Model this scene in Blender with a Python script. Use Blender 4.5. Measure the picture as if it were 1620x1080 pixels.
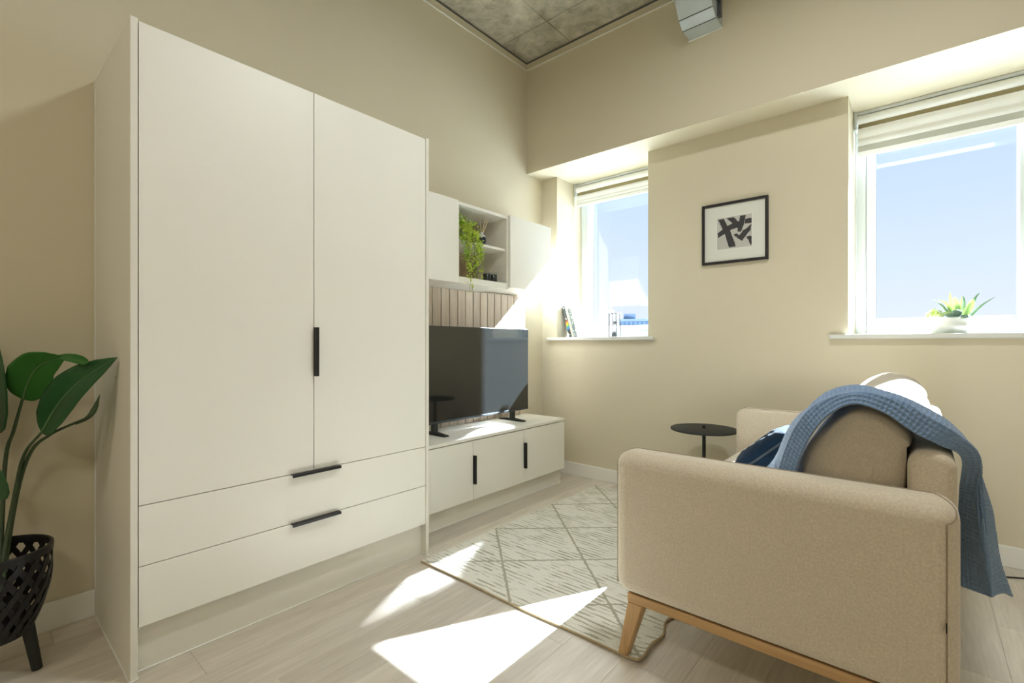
import bpy, bmesh, math, random
import numpy as np
from mathutils import Vector, Matrix
random.seed(7)
S = bpy.context.scene
for o in list(bpy.data.objects): bpy.data.objects.remove(o)
COL = S.collection
PI = math.pi

# ------------------------------------------------------------------ camera
CX, CY, CZ = 2.573, -3.416, 1.11
YAW = math.atan2(647, 754)
cam = bpy.data.objects.new('camera', bpy.data.cameras.new('camera'))
COL.objects.link(cam); S.camera = cam
cam.location = (CX, CY, CZ); cam.rotation_euler = (PI/2, 0, YAW)
cam.data.sensor_width = 36; cam.data.lens = 754/1620*36
cam.data.shift_y = 3.5/1620; cam.data.clip_start = .02; cam.data.clip_end = 500

# ------------------------------------------------------------------ light and exposure
S.view_settings.view_transform = 'Standard'; S.view_settings.look = 'None'
S.view_settings.gamma = 1; S.view_settings.use_curve_mapping = False
S.view_settings.exposure = 0.6
c = S.cycles
c.use_denoising = True; c.denoiser = 'OPENIMAGEDENOISE'
c.max_bounces = 14; c.diffuse_bounces = 8; c.glossy_bounces = 6; c.transparent_max_bounces = 16; c.transmission_bounces = 8
c.sample_clamp_indirect = 60; c.caustics_reflective = True; c.caustics_refractive = False; c.blur_glossy = 0.0
c.use_guiding = True; c.use_surface_guiding = True; c.use_volume_guiding = False; c.guiding_training_samples = 64

w = bpy.data.worlds.new('world'); S.world = w; w.use_nodes = True
nt = w.node_tree; nt.nodes.clear()
out = nt.nodes.new('ShaderNodeOutputWorld'); bg = nt.nodes.new('ShaderNodeBackground')
tc = nt.nodes.new('ShaderNodeTexCoord'); sp = nt.nodes.new('ShaderNodeSeparateXYZ'); rp = nt.nodes.new('ShaderNodeValToRGB')
rp.color_ramp.elements[0].position = 0.0; rp.color_ramp.elements[0].color = (.86, .90, .96, 1)
rp.color_ramp.elements[1].position = .45; rp.color_ramp.elements[1].color = (.50, .69, .93, 1)
e = rp.color_ramp.elements.new(.12); e.color = (.74, .845, .955, 1)
nt.links.new(tc.outputs['Generated'], sp.inputs[0]); nt.links.new(sp.outputs['Z'], rp.inputs[0])
nt.links.new(rp.outputs[0], bg.inputs[0]); bg.inputs[1].default_value = .73
nt.links.new(bg.outputs[0], out.inputs[0])

sun = bpy.data.objects.new('sun', bpy.data.lights.new('sun', 'SUN')); COL.objects.link(sun)
sun.data.energy = 64; sun.data.angle = math.radians(.9); sun.data.color = (.87, .97, 1.05)
sun.rotation_euler = Vector((-.496, -1, -.85)).to_track_quat('-Z', 'Y').to_euler()
sun.location = (6, 8, 8)

def ceiling_or_fill_lamp(x, y, e, size, col=(1, .94, .83)):
    l = bpy.data.lights.new('ceiling_or_fill_light', 'AREA'); l.shape = 'DISK'; l.size = size; l.energy = e; l.color = col
    o = bpy.data.objects.new('ceiling_or_fill_light', l); COL.objects.link(o); o.location = (x, y, 3.30); return o
for x, y, e_, s_ in ((2.3, -1.85, 22, .32), (1.5, -4.6, 11, .5), (4.0, -4.6, 15, .5)):  # first is the room's lamp; the two behind the camera are added fill
    ceiling_or_fill_lamp(x, y, e_, s_, (.97, .99, .98) if y > -2 else (1, .94, .83))

# ------------------------------------------------------------------ helpers
def wloc(o):
    v = Vector((0, 0, 0))
    while o is not None: v += o.location; o = o.parent
    return v
def link(name, me, mat=None, parent=None, smooth=False):
    o = bpy.data.objects.new(name, me); COL.objects.link(o)
    if mat is not None and not me.materials: me.materials.append(mat)
    if smooth:
        for p in me.polygons: p.use_smooth = True
    if parent is not None: o.parent = parent
    return o
def obj(name, verts, faces, mat, parent=None, smooth=False, uvs=None):
    off = wloc(parent) if parent is not None else Vector((0, 0, 0))
    V = np.asarray(verts, float) - np.array(off)
    me = bpy.data.meshes.new(name); me.from_pydata(V.tolist(), [], [list(f) for f in faces]); me.update()
    if uvs is not None:
        ul = me.uv_layers.new(name='UVMap'); U = np.asarray(uvs)
        idx = np.empty(len(me.loops), np.int32); me.loops.foreach_get('vertex_index', idx)
        ul.data.foreach_set('uv', U[idx].astype(np.float32).ravel())
    return link(name, me, mat, parent, smooth)
def bmobj(name, bm, mat, parent=None, smooth=False):
    off = wloc(parent) if parent is not None else Vector((0, 0, 0))
    bmesh.ops.translate(bm, verts=bm.verts, vec=-off)
    bmesh.ops.recalc_face_normals(bm, faces=bm.faces)
    me = bpy.data.meshes.new(name); bm.to_mesh(me); bm.free()
    return link(name, me, mat, parent, smooth)
def add_box(bm, mn, mx, bev=0, seg=2):
    mn, mx = Vector(mn), Vector(mx)
    r = bmesh.ops.create_cube(bm, size=1, matrix=Matrix.Translation((mn+mx)/2) @ Matrix.Diagonal((*(mx-mn), 1)))
    if bev:
        es = list({e for v in r['verts'] for e in v.link_edges})
        bmesh.ops.bevel(bm, geom=es, offset=bev, segments=seg, affect='EDGES', profile=.5)
def box(name, mn, mx, mat, parent=None, bev=0, seg=2):
    bm = bmesh.new(); add_box(bm, mn, mx, bev, seg); return bmobj(name, bm, mat, parent)
def tag(o, label, cat, group=None):
    o['label'] = label; o['category'] = cat
    if group: o['group'] = group
    return o
def thing(name, label, cat, loc, group=None):
    o = bpy.data.objects.new(name, None); COL.objects.link(o); o.location = loc; o.empty_display_size = .05
    return tag(o, label, cat, group)
def struct(o): o['kind'] = 'structure'; return o
def spline(P, n):
    P = np.asarray(P, float); m = len(P)
    Q = np.vstack([2*P[0]-P[1], P, 2*P[-1]-P[-2]]); T = np.linspace(0, m-1, n); R = []
    for t in T:
        i = min(int(t), m-2); f = t-i; a, b, c_, d = Q[i:i+4]
        R.append(.5*(2*b+(c_-a)*f+(2*a-5*b+4*c_-d)*f*f+(3*b-a-3*c_+d)*f**3))
    return np.array(R)
def tube_data(P, rad, n=8, cap=True):
    P = np.asarray(P, float); m = len(P); rad = np.broadcast_to(rad, m)
    T = np.gradient(P, axis=0); T /= np.linalg.norm(T, axis=1)[:, None]+1e-12
    ref = np.array([0, 0, 1.]) if abs(T[0][2]) < .9 else np.array([1., 0, 0])
    V = []; N = np.cross(T[0], ref); N /= np.linalg.norm(N)
    for i in range(m):
        N = N-T[i]*(N@T[i]); N /= np.linalg.norm(N)+1e-12; B = np.cross(T[i], N)
        for k in range(n):
            a = 2*PI*k/n; V.append(P[i]+rad[i]*(math.cos(a)*N+math.sin(a)*B))
    F = [[i*n+k, i*n+(k+1) % n, (i+1)*n+(k+1) % n, (i+1)*n+k] for i in range(m-1) for k in range(n)]
    if cap: F += [list(range(n))[::-1], [(m-1)*n+k for k in range(n)]]
    return V, F
def tube(name, P, rad, mat, parent=None, n=8):
    V, F = tube_data(P, rad, n); return obj(name, V, F, mat, parent, True)
def join(parts):
    V, F = [], []
    for v, f in parts:
        k = len(V); V += list(v); F += [[i+k for i in q] for q in f]
    return V, F
def lathe(name, prof, mat, parent, loc, n=40, smooth=True, closed=False):
    V, F = [], []; m = len(prof)
    for r, z in prof:
        for k in range(n): a = 2*PI*k/n; V.append((loc[0]+r*math.cos(a), loc[1]+r*math.sin(a), loc[2]+z))
    for i in range(m-1):
        for k in range(n): F.append([i*n+k, i*n+(k+1) % n, (i+1)*n+(k+1) % n, (i+1)*n+k])
    if closed:
        for k in range(n): F.append([(m-1)*n+k, (m-1)*n+(k+1) % n, (k+1) % n, k])
    else: F.append(list(range(n))[::-1]); F.append([(m-1)*n+k for k in range(n)])
    o = obj(name, V, F, mat, parent, smooth)
    if smooth: autosmooth(o, 40)
    return o
def autosmooth(o, deg=35):
    me = o.data; bm = bmesh.new(); bm.from_mesh(me); lim = math.radians(deg)
    for f in bm.faces: f.smooth = True
    for e_ in bm.edges:
        if len(e_.link_faces) == 2 and e_.calc_face_angle(0) > lim: e_.smooth = False
    bm.to_mesh(me); bm.free()
def rrect(x0, x1, z0, z1, rad, ins=0, n=8):
    """rounded rectangle outline; rad = (x0z0, x1z0, x1z1, x0z1)"""
    x0 += ins; x1 -= ins; z0 += ins; z1 -= ins; R = [max(r-ins, .002) for r in rad]; P = []
    for (cx, cz, r, a0) in ((x0+R[0], z0+R[0], R[0], PI), (x1-R[1], z0+R[1], R[1], 1.5*PI), (x1-R[2], z1-R[2], R[2], 0), (x0+R[3], z1-R[3], R[3], .5*PI)):
        for k in range(n+1): a = a0+.5*PI*k/n; P.append((cx+r*math.cos(a), cz+r*math.sin(a)))
    return P
def slab(name, x0, x1, z0, z1, rad, y0, y1, r0, r1, mat, parent, axis='y', lay=6, jitter=None):
    """rounded-rectangle slab in xz extruded along y with rounded rims r0 (at y0) and r1 (at y1)"""
    L = [(y0+r0*(1-math.cos(t)), r0*(1-math.sin(t))) for t in np.linspace(0, PI/2, lay)]
    L += [(y1-r1*(1-math.cos(t)), r1*(1-math.sin(t))) for t in np.linspace(PI/2, 0, lay)]
    V, F = [], []; n = None
    for y, ins in L:
        P = rrect(x0, x1, z0, z1, rad, ins); n = len(P)
        for x, z in P: V.append((x, y, z) if axis == 'y' else (y, x, z))
    for i in range(len(L)-1):
        for k in range(n): F.append([i*n+k, i*n+(k+1) % n, (i+1)*n+(k+1) % n, (i+1)*n+k])
    F.append(list(range(n))); F.append([(len(L)-1)*n+k for k in range(n)])
    bm = bmesh.new(); vs = [bm.verts.new(v) for v in V]
    for f in F: bm.faces.new([vs[i] for i in f])
    o = bmobj(name, bm, mat, parent); autosmooth(o, 40); return o
FW = np.array([-math.sin(YAW), math.cos(YAW), 0]); RT = np.array([math.cos(YAW), math.sin(YAW), 0])
def at(px, py, depth):
    """a point of the room that was measured as an angle from the tripod and a distance"""
    return np.array([CX, CY, CZ])+(FW+RT*(px-810)/754+np.array([0, 0, 1.])*(543.5-py)/754)*depth

# ------------------------------------------------------------------ materials
def new_mat(name):
    m = bpy.data.materials.new(name); m.use_nodes = True; n = m.node_tree
    return m, n, n.nodes['Principled BSDF']
def N(n, t, **k):
    x = n.nodes.new(t)
    for a, v in k.items(): setattr(x, a, v)
    return x
def setin(x, **k):
    for a, v in k.items(): x.inputs[a].default_value = v
def plain(name, col, rough=.5, spec=.5, metal=0, var=.03, scale=6, bump=0, bscale=300, coat=0):
    m, n, b = new_mat(name); setin(b, Roughness=rough, Metallic=metal); b.inputs['Specular IOR Level'].default_value = spec
    b.inputs['Coat Weight'].default_value = coat
    tcn = N(n, 'ShaderNodeTexCoord'); no = N(n, 'ShaderNodeTexNoise'); setin(no, Scale=scale, Detail=4)
    n.links.new(tcn.outputs['Object'], no.inputs['Vector'])
    mx = N(n, 'ShaderNodeMix', data_type='RGBA'); n.links.new(no.outputs['Fac'], mx.inputs[0])
    mx.inputs[6].default_value = (*[c_*(1-var) for c_ in col], 1); mx.inputs[7].default_value = (*[min(1, c_*(1+var)) for c_ in col], 1)
    n.links.new(mx.outputs[2], b.inputs['Base Color'])
    if bump:
        n2 = N(n, 'ShaderNodeTexNoise'); setin(n2, Scale=bscale, Detail=2); n.links.new(tcn.outputs['Object'], n2.inputs['Vector'])
        bp = N(n, 'ShaderNodeBump'); setin(bp, Strength=bump, Distance=.002); n.links.new(n2.outputs['Fac'], bp.inputs['Height']); n.links.new(bp.outputs[0], b.inputs['Normal'])
    return m
def wood(name, c0, c1, axis, rough=.45, gs=1.0, per_object=True, bump=.12):
    """grain runs along the given axis (0,1,2)"""
    m, n, b = new_mat(name); setin(b, Roughness=rough)
    tcn = N(n, 'ShaderNodeTexCoord'); oi = N(n, 'ShaderNodeObjectInfo')
    geo = N(n, 'ShaderNodeNewGeometry')
    mp = N(n, 'ShaderNodeMapping'); sc = [14*gs]*3; sc[axis] = .9*gs; mp.inputs['Scale'].default_value = sc
    n.links.new(geo.outputs['Position'], mp.inputs['Vector'])
    ad = N(n, 'ShaderNodeVectorMath', operation='ADD'); n.links.new(mp.outputs[0], ad.inputs[0])
    ml = N(n, 'ShaderNodeMath', operation='MULTIPLY'); ml.inputs[1].default_value = 57; n.links.new(oi.outputs['Random'], ml.inputs[0])
    if per_object: n.links.new(ml.outputs[0], ad.inputs[1])
    no = N(n, 'ShaderNodeTexNoise'); setin(no, Scale=1.0, Detail=7, Roughness=.62, Distortion=.8); n.links.new(ad.outputs[0], no.inputs['Vector'])
    n2 = N(n, 'ShaderNodeTexNoise'); setin(n2, Scale=7.0, Detail=3); n.links.new(ad.outputs[0], n2.inputs['Vector'])
    r = N(n, 'ShaderNodeValToRGB'); r.color_ramp.elements[0].position = .3; r.color_ramp.elements[1].position = .7
    r.color_ramp.elements[0].color = (*c0, 1); r.color_ramp.elements[1].color = (*c1, 1); n.links.new(no.outputs['Fac'], r.inputs[0])
    mx = N(n, 'ShaderNodeMix', data_type='RGBA', blend_type='MULTIPLY'); mx.inputs[0].default_value = .35
    n.links.new(r.outputs[0], mx.inputs[6]); n.links.new(n2.outputs['Fac'], mx.inputs[7])
    br = N(n, 'ShaderNodeMapRange'); setin(br, **{'To Min': .88, 'To Max': 1.10}); n.links.new(oi.outputs['Random'], br.inputs[0])
    m2 = N(n, 'ShaderNodeVectorMath', operation='SCALE'); n.links.new(mx.outputs[2], m2.inputs[0]); n.links.new(br.outputs[0], m2.inputs['Scale'])
    n.links.new(m2.outputs[0], b.inputs['Base Color'])
    bp = N(n, 'ShaderNodeBump'); setin(bp, Strength=bump, Distance=.002); n.links.new(n2.outputs['Fac'], bp.inputs['Height']); n.links.new(bp.outputs[0], b.inputs['Normal'])
    return m
def fabric(name, col, col2, scale=700, bump=.5, rough=.95, sheen=.2, noise=3):
    m, n, b = new_mat(name); setin(b, Roughness=rough); b.inputs['Specular IOR Level'].default_value = .15
    b.inputs['Sheen Weight'].default_value = sheen
    tcn = N(n, 'ShaderNodeTexCoord')
    def wav(d):
        w_ = N(n, 'ShaderNodeTexWave', wave_type='BANDS', bands_direction=d); setin(w_, Scale=scale/6.28, Distortion=3.0, Detail=2); w_.inputs['Detail Scale'].default_value = .6
        n.links.new(tcn.outputs['Object'], w_.inputs['Vector']); return w_
    a, z = wav('X'), wav('Z'); y = wav('Y')
    s1 = N(n, 'ShaderNodeMath', operation='ADD'); n.links.new(a.outputs['Fac'], s1.inputs[0]); n.links.new(z.outputs['Fac'], s1.inputs[1])
    s2 = N(n, 'ShaderNodeMath', operation='ADD'); n.links.new(s1.outputs[0], s2.inputs[0]); n.links.new(y.outputs['Fac'], s2.inputs[1])
    s3 = N(n, 'ShaderNodeMath', operation='MULTIPLY'); s3.inputs[1].default_value = .333; n.links.new(s2.outputs[0], s3.inputs[0])
    no = N(n, 'ShaderNodeTexNoise'); setin(no, Scale=160, Detail=6, Roughness=.7); n.links.new(tcn.outputs['Object'], no.inputs['Vector'])
    rr = N(n, 'ShaderNodeValToRGB'); rr.color_ramp.elements[0].position = .32; rr.color_ramp.elements[1].position = .68
    n.links.new(no.outputs['Fac'], rr.inputs[0])
    av = N(n, 'ShaderNodeMix', data_type='RGBA'); av.inputs[0].default_value = .35
    n.links.new(rr.outputs[0], av.inputs[6]); n.links.new(s3.outputs[0], av.inputs[7])
    mx = N(n, 'ShaderNodeMix', data_type='RGBA'); n.links.new(av.outputs[2], mx.inputs[0])
    mx.inputs[6].default_value = (*col2, 1); mx.inputs[7].default_value = (*col, 1); n.links.new(mx.outputs[2], b.inputs['Base Color'])
    bp = N(n, 'ShaderNodeBump'); setin(bp, Strength=bump, Distance=.0012); n.links.new(av.outputs[2], bp.inputs['Height']); n.links.new(bp.outputs[0], b.inputs['Normal'])
    return m
def glass_mat(name, tint=(1, 1, 1), refl=.035):
    m, n, b = new_mat(name); n.nodes.remove(b); o = n.nodes['Material Output']
    t = N(n, 'ShaderNodeBsdfTransparent'); t.inputs[0].default_value = (*tint, 1)
    g = N(n, 'ShaderNodeBsdfGlossy'); setin(g, Roughness=.0)
    lw_ = N(n, 'ShaderNodeLayerWeight'); lw_.inputs['Blend'].default_value = .5     # Schlick reflectance, the same from both faces
    pw = N(n, 'ShaderNodeMath', operation='POWER'); pw.inputs[1].default_value = 5; n.links.new(lw_.outputs['Facing'], pw.inputs[0])
    f = N(n, 'ShaderNodeMath', operation='MULTIPLY_ADD'); f.inputs[1].default_value = .9; f.inputs[2].default_value = refl*.6; n.links.new(pw.outputs[0], f.inputs[0])
    mx = N(n, 'ShaderNodeMixShader'); n.links.new(f.outputs[0], mx.inputs[0]); n.links.new(t.outputs[0], mx.inputs[1]); n.links.new(g.outputs[0], mx.inputs[2])
    n.links.new(mx.outputs[0], o.inputs[0]); return m
def leaf_mat(name, c0, c1, scale=40, rough=.4, trans=.25):
    m, n, b = new_mat(name); setin(b, Roughness=rough); o = n.nodes['Material Output']
    tcn = N(n, 'ShaderNodeTexCoord'); no = N(n, 'ShaderNodeTexNoise'); setin(no, Scale=scale, Detail=3); n.links.new(tcn.outputs['Object'], no.inputs['Vector'])
    mx = N(n, 'ShaderNodeMix', data_type='RGBA'); n.links.new(no.outputs['Fac'], mx.inputs[0]); mx.inputs[6].default_value = (*c0, 1); mx.inputs[7].default_value = (*c1, 1)
    n.links.new(mx.outputs[2], b.inputs['Base Color'])
    if trans:
        tr = N(n, 'ShaderNodeBsdfTranslucent'); n.links.new(mx.outputs[2], tr.inputs[0])
        ms = N(n, 'ShaderNodeMixShader'); ms.inputs[0].default_value = trans; n.links.new(b.outputs[0], ms.inputs[1]); n.links.new(tr.outputs[0], ms.inputs[2]); n.links.new(ms.outputs[0], o.inputs[0])
    return m

M = {}
M['wall'] = plain('wall_paint', (.63, .575, .44), .75, .3, var=.015, scale=2, bump=.04, bscale=220)
M['white'] = plain('white_gloss_paint', (.78, .78, .74), .35, .5, var=.01)
M['sill'] = plain('white_sill_paint', (.66, .67, .645), .35, .5, var=.01)
M['upvc'] = plain('white_window_plastic', (.60, .64, .64), .3, .5, var=.01)
M['cream'] = plain('cream_matt_laminate', (.79, .78, .72), .42, .45, var=.012, scale=3)
M['cream_dark'] = plain('cream_carcass_edge', (.74, .72, .65), .5, .4, var=.012)
M['gap'] = plain('dark_gap', (.09, .06, .03), .9, .1)
M['black'] = plain('black_anodised_metal', (.012, .012, .013), .38, .5, metal=.3)
M['blackmatt'] = plain('black_matt_paint', (.022, .024, .022), .62, .35)
M['galv'] = plain('galvanised_steel', (.50, .56, .57), .45, .5, metal=.3, var=.12, scale=9)
M['blind'] = plain('white_blind_fabric', (.84, .86, .86), .85, .2, var=.02, bump=.15, bscale=700)
M['blind_grey'] = plain('grey_blind_fabric', (.50, .52, .48), .85, .2, var=.02)
M['sheer'] = plain('olive_sheer_blind_band', (.30, .26, .15), .9, .2, var=.05)
M['bead'] = plain('plastic_bead_chain', (.75, .78, .77), .35, .5)
M['glass'] = glass_mat('window_glass', (.97, .985, 1.0))
M['clear'] = glass_mat('clear_glass', (.93, .95, .95))
M['oak_floor'] = wood('light_oak_plank', (.64, .575, .48), (.75, .69, .595), 1, .42, 1.0)
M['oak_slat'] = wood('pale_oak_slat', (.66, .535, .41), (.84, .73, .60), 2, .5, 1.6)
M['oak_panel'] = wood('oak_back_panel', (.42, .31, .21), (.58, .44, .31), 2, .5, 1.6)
M['oak_leg'] = wood('honey_oak', (.50, .30, .125), (.66, .42, .19), 2, .4, 1.5, bump=.05)
M['oak_rail'] = wood('honey_oak_rail', (.50, .30, .125), (.66, .42, .19), 0, .4, 1.5, bump=.05)
M['sofa'] = fabric('oatmeal_woven_upholstery', (.70, .62, .495), (.45, .385, .29), sheen=.5)
M['cushion'] = fabric('taupe_linen_cushion', (.55, .49, .39), (.40, .345, .265), scale=900, bump=.35)
M['piping'] = fabric('oatmeal_piping', (.50, .42, .31), (.36, .29, .20))
M['seam'] = plain('dark_stitch_line', (.30, .245, .175), .9, .1)
M['throw'] = fabric('blue_waffle_wool', (.235, .35, .54), (.12, .20, .335), scale=1500, bump=.3, sheen=.35)
M['velvet'] = plain('navy_velvet', (.008, .022, .046), .85, .06, var=.45, scale=30, bump=.3, bscale=60)
M['velvet'].node_tree.nodes['Principled BSDF'].inputs['Sheen Weight'].default_value = .12
M['grey_piping'] = plain('slate_piping', (.05, .065, .08), .8, .2)
M['tag'] = plain('black_woven_label', (.015, .013, .012), .8, .2)
M['ceramic'] = plain('white_ceramic', (.74, .75, .70), .35, .5, var=.02, scale=20)
M['paper'] = plain('white_mount_board', (.68, .69, .63), .8, .2)
M['print'] = plain('pale_grey_print', (.48, .47, .44), .7, .3)
M['ink'] = plain('black_brush_ink', (.045, .042, .045), .55, .4, var=.2, scale=30)
M['frame'] = plain('black_frame', (.012, .010, .012), .4, .5)
M['stem'] = leaf_mat('dark_green_stem', (.035, .07, .03), (.07, .11, .05), 30, .5, 0)
M['leaf_big'] = leaf_mat('deep_green_leaf', (.012, .075, .020), (.03, .125, .035), 12, .36, .15)
M['leaf_mid'] = leaf_mat('bright_green_leaf', (.03, .15, .025), (.06, .21, .04), 12, .36, .15)
M['leaf_midrib'] = leaf_mat('pale_midrib', (.09, .19, .07), (.12, .23, .09), 30, .4, 0)
M['trail'] = leaf_mat('yellow_green_leaf', (.42, .56, .05), (.64, .74, .12), 60, .5, .35)
M['trail2'] = leaf_mat('fresh_green_leaf', (.22, .42, .04), (.44, .60, .08), 60, .5, .35)
M['aloe'] = leaf_mat('pale_aloe_leaf', (.34, .50, .20), (.52, .66, .33), 50, .5, .45)
M['aloe_dark'] = leaf_mat('grey_green_aloe_leaf', (.14, .24, .16), (.22, .33, .22), 50, .5, .2)
M['rosette'] = leaf_mat('blue_green_succulent_leaf', (.06, .14, .10), (.20, .31, .25), 50, .5, .1)
M['sedum'] = leaf_mat('yellow_tipped_sedum', (.20, .40, .08), (.66, .58, .14), 120, .5, .3)
M['soil'] = plain('brown_potting_mix', (.05, .035, .022), .95, .1, bump=.8, bscale=120)
M['sand'] = plain('dark_grey_sand', (.08, .08, .08), .9, .2)
M['steel'] = plain('dark_steel', (.16, .17, .19), .3, .5, metal=.8)
M['wax'] = plain('black_wax', (.012, .012, .018), .25, .5)
M['bottle'] = plain('navy_glazed_bottle', (.012, .016, .035), .12, .6)
M['bottle_top'] = plain('pale_bottle_shoulder', (.55, .57, .55), .25, .5)
M['reed'] = plain('rattan_reed', (.78, .60, .38), .7, .3)
M['rubber'] = plain('black_rubber', (.012, .012, .012), .6, .3)

# screen: dark gloss with a faint film of dust
m, n, b = new_mat('glossy_black_screen'); setin(b, Roughness=.055); b.inputs['Base Color'].default_value = (.016, .017, .019, 1); b.inputs['IOR'].default_value = 1.85
tcn = N(n, 'ShaderNodeTexCoord'); no = N(n, 'ShaderNodeTexNoise'); setin(no, Scale=9, Detail=8, Roughness=.75); n.links.new(tcn.outputs['Object'], no.inputs['Vector'])
mr = N(n, 'ShaderNodeValToRGB'); mr.color_ramp.elements[0].position = .62; mr.color_ramp.elements[1].position = .85; mr.color_ramp.elements[0].color = (.010, .0115, .012, 1); mr.color_ramp.elements[1].color = (.026, .029, .032, 1)
n.links.new(no.outputs['Fac'], mr.inputs[0]); n.links.new(mr.outputs[0], b.inputs['Base Color'])
M['screen'] = m
M['bezel'] = plain('slate_bezel', (.05, .06, .07), .4, .5, metal=.3)

# concrete
m, n, b = new_mat('raw_concrete'); setin(b, Roughness=.85)
geo = N(n, 'ShaderNodeNewGeometry'); oi = N(n, 'ShaderNodeObjectInfo')
no = N(n, 'ShaderNodeTexNoise'); setin(no, Scale=3.2, Detail=9, Roughness=.68, Distortion=.9); n.links.new(geo.outputs['Position'], no.inputs['Vector'])
r = N(n, 'ShaderNodeValToRGB'); r.color_ramp.elements[0].position = .32; r.color_ramp.elements[1].position = .68
r.color_ramp.elements[0].color = (.27, .24, .17, 1); r.color_ramp.elements[1].color = (.56, .54, .44, 1); n.links.new(no.outputs['Fac'], r.inputs[0])
n2 = N(n, 'ShaderNodeTexNoise'); setin(n2, Scale=16, Detail=6, Roughness=.7); n.links.new(geo.outputs['Position'], n2.inputs['Vector'])
mx = N(n, 'ShaderNodeMix', data_type='RGBA', blend_type='OVERLAY'); mx.inputs[0].default_value = .55; n.links.new(r.outputs[0], mx.inputs[6]); n.links.new(n2.outputs['Fac'], mx.inputs[7])
br = N(n, 'ShaderNodeMapRange'); setin(br, **{'To Min': .72, 'To Max': 1.18}); n.links.new(oi.outputs['Random'], br.inputs[0])
m2 = N(n, 'ShaderNodeVectorMath', operation='SCALE'); n.links.new(mx.outputs[2], m2.inputs[0]); n.links.new(br.outputs[0], m2.inputs['Scale']); n.links.new(m2.outputs[0], b.inputs['Base Color'])
bp = N(n, 'ShaderNodeBump'); setin(bp, Strength=.5, Distance=.01); n.links.new(n2.outputs['Fac'], bp.inputs['Height']); n.links.new(bp.outputs[0], b.inputs['Normal'])
M['concrete'] = m

# rug: cream ground, broken olive dashes woven across, olive diamond lattice
m, n, b = new_mat('cream_rug_with_olive_lattice'); setin(b, Roughness=.95); b.inputs['Specular IOR Level'].default_value = .1
geo = N(n, 'ShaderNodeNewGeometry'); sx = N(n, 'ShaderNodeSeparateXYZ'); n.links.new(geo.outputs['Position'], sx.inputs[0])
def mth(op, a, b_=None, c_=None):
    x = N(n, 'ShaderNodeMath', operation=op)
    for i, v in enumerate((a, b_, c_)):
        if v is None: continue
        if isinstance(v, (int, float)): x.inputs[i].default_value = v
        else: n.links.new(v, x.inputs[i])
    return x.outputs[0]
X, Y = sx.outputs['X'], sx.outputs['Y']
wob = N(n, 'ShaderNodeTexNoise'); setin(wob, Scale=70, Detail=2); n.links.new(geo.outputs['Position'], wob.inputs['Vector'])
wv = mth('MULTIPLY', mth('SUBTRACT', wob.outputs['Fac'], .5), .022)
def lat(sl, off):
    q = mth('DIVIDE', mth('ADD', mth('ADD', mth('ADD', mth('MULTIPLY', X, sl), Y), off), wv), .57)
    return mth('MULTIPLY', mth('ABSOLUTE', mth('SUBTRACT', mth('FRACT', mth('ADD', q, 20.5)), .5)), .57)
d1 = lat(-.92, 1.93); d2 = lat(.94, .711)
lt = mth('LESS_THAN', mth('MINIMUM', d1, d2), .0085)
mp = N(n, 'ShaderNodeMapping'); mp.inputs['Scale'].default_value = (9, 105, 1); n.links.new(geo.outputs['Position'], mp.inputs['Vector'])
nz = N(n, 'ShaderNodeTexNoise', noise_dimensions='2D'); setin(nz, Scale=1, Detail=1.5, Roughness=.5); n.links.new(mp.outputs[0], nz.inputs['Vector'])
big = N(n, 'ShaderNodeTexNoise', noise_dimensions='2D'); setin(big, Scale=7, Detail=1); n.links.new(geo.outputs['Position'], big.inputs['Vector'])
rows = mth('LESS_THAN', mth('ABSOLUTE', mth('SUBTRACT', mth('FRACT', mth('MULTIPLY', Y, 38)), .5)), .24)
dash = mth('MULTIPLY', rows, mth('GREATER_THAN', mth('ADD', nz.outputs['Fac'], mth('MULTIPLY', mth('SUBTRACT', big.outputs['Fac'], .5), .45)), .535))
fin = mth('MAXIMUM', mth('MULTIPLY', dash, .62), mth('MULTIPLY', lt, .62))
mx = N(n, 'ShaderNodeMix', data_type='RGBA'); n.links.new(fin, mx.inputs[0]); mx.inputs[6].default_value = (.73, .72, .65, 1); mx.inputs[7].default_value = (.20, .185, .10, 1)
pl = N(n, 'ShaderNodeTexNoise'); setin(pl, Scale=220, Detail=3); n.links.new(geo.outputs['Position'], pl.inputs['Vector'])
m3 = N(n, 'ShaderNodeMix', data_type='RGBA', blend_type='OVERLAY'); m3.inputs[0].default_value = .45; n.links.new(mx.outputs[2], m3.inputs[6]); n.links.new(pl.outputs['Fac'], m3.inputs[7])
n.links.new(m3.outputs[2], b.inputs['Base Color'])
hh = mth('ADD', mth('MULTIPLY', fin, -1.0), mth('MULTIPLY', pl.outputs['Fac'], .5))
bp = N(n, 'ShaderNodeBump'); setin(bp, Strength=.7, Distance=.004); n.links.new(hh, bp.inputs['Height']); n.links.new(bp.outputs[0], b.inputs['Normal'])
M['rug'] = m
M['rug_edge'] = fabric('tan_rug_binding', (.52, .42, .26), (.34, .26, .15), scale=900)

# ------------------------------------------------------------------ room shell
XR, YF, ZC, WD = 5.6, -5.6, 3.519, .60      # right wall, front wall, concrete soffit, outer face of window wall
ZB = 2.566                                    # underside of the bulkhead / window heads
SILL = 1.165
WIN = [(.160, 1.002), (2.249, 3.500)]
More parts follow.
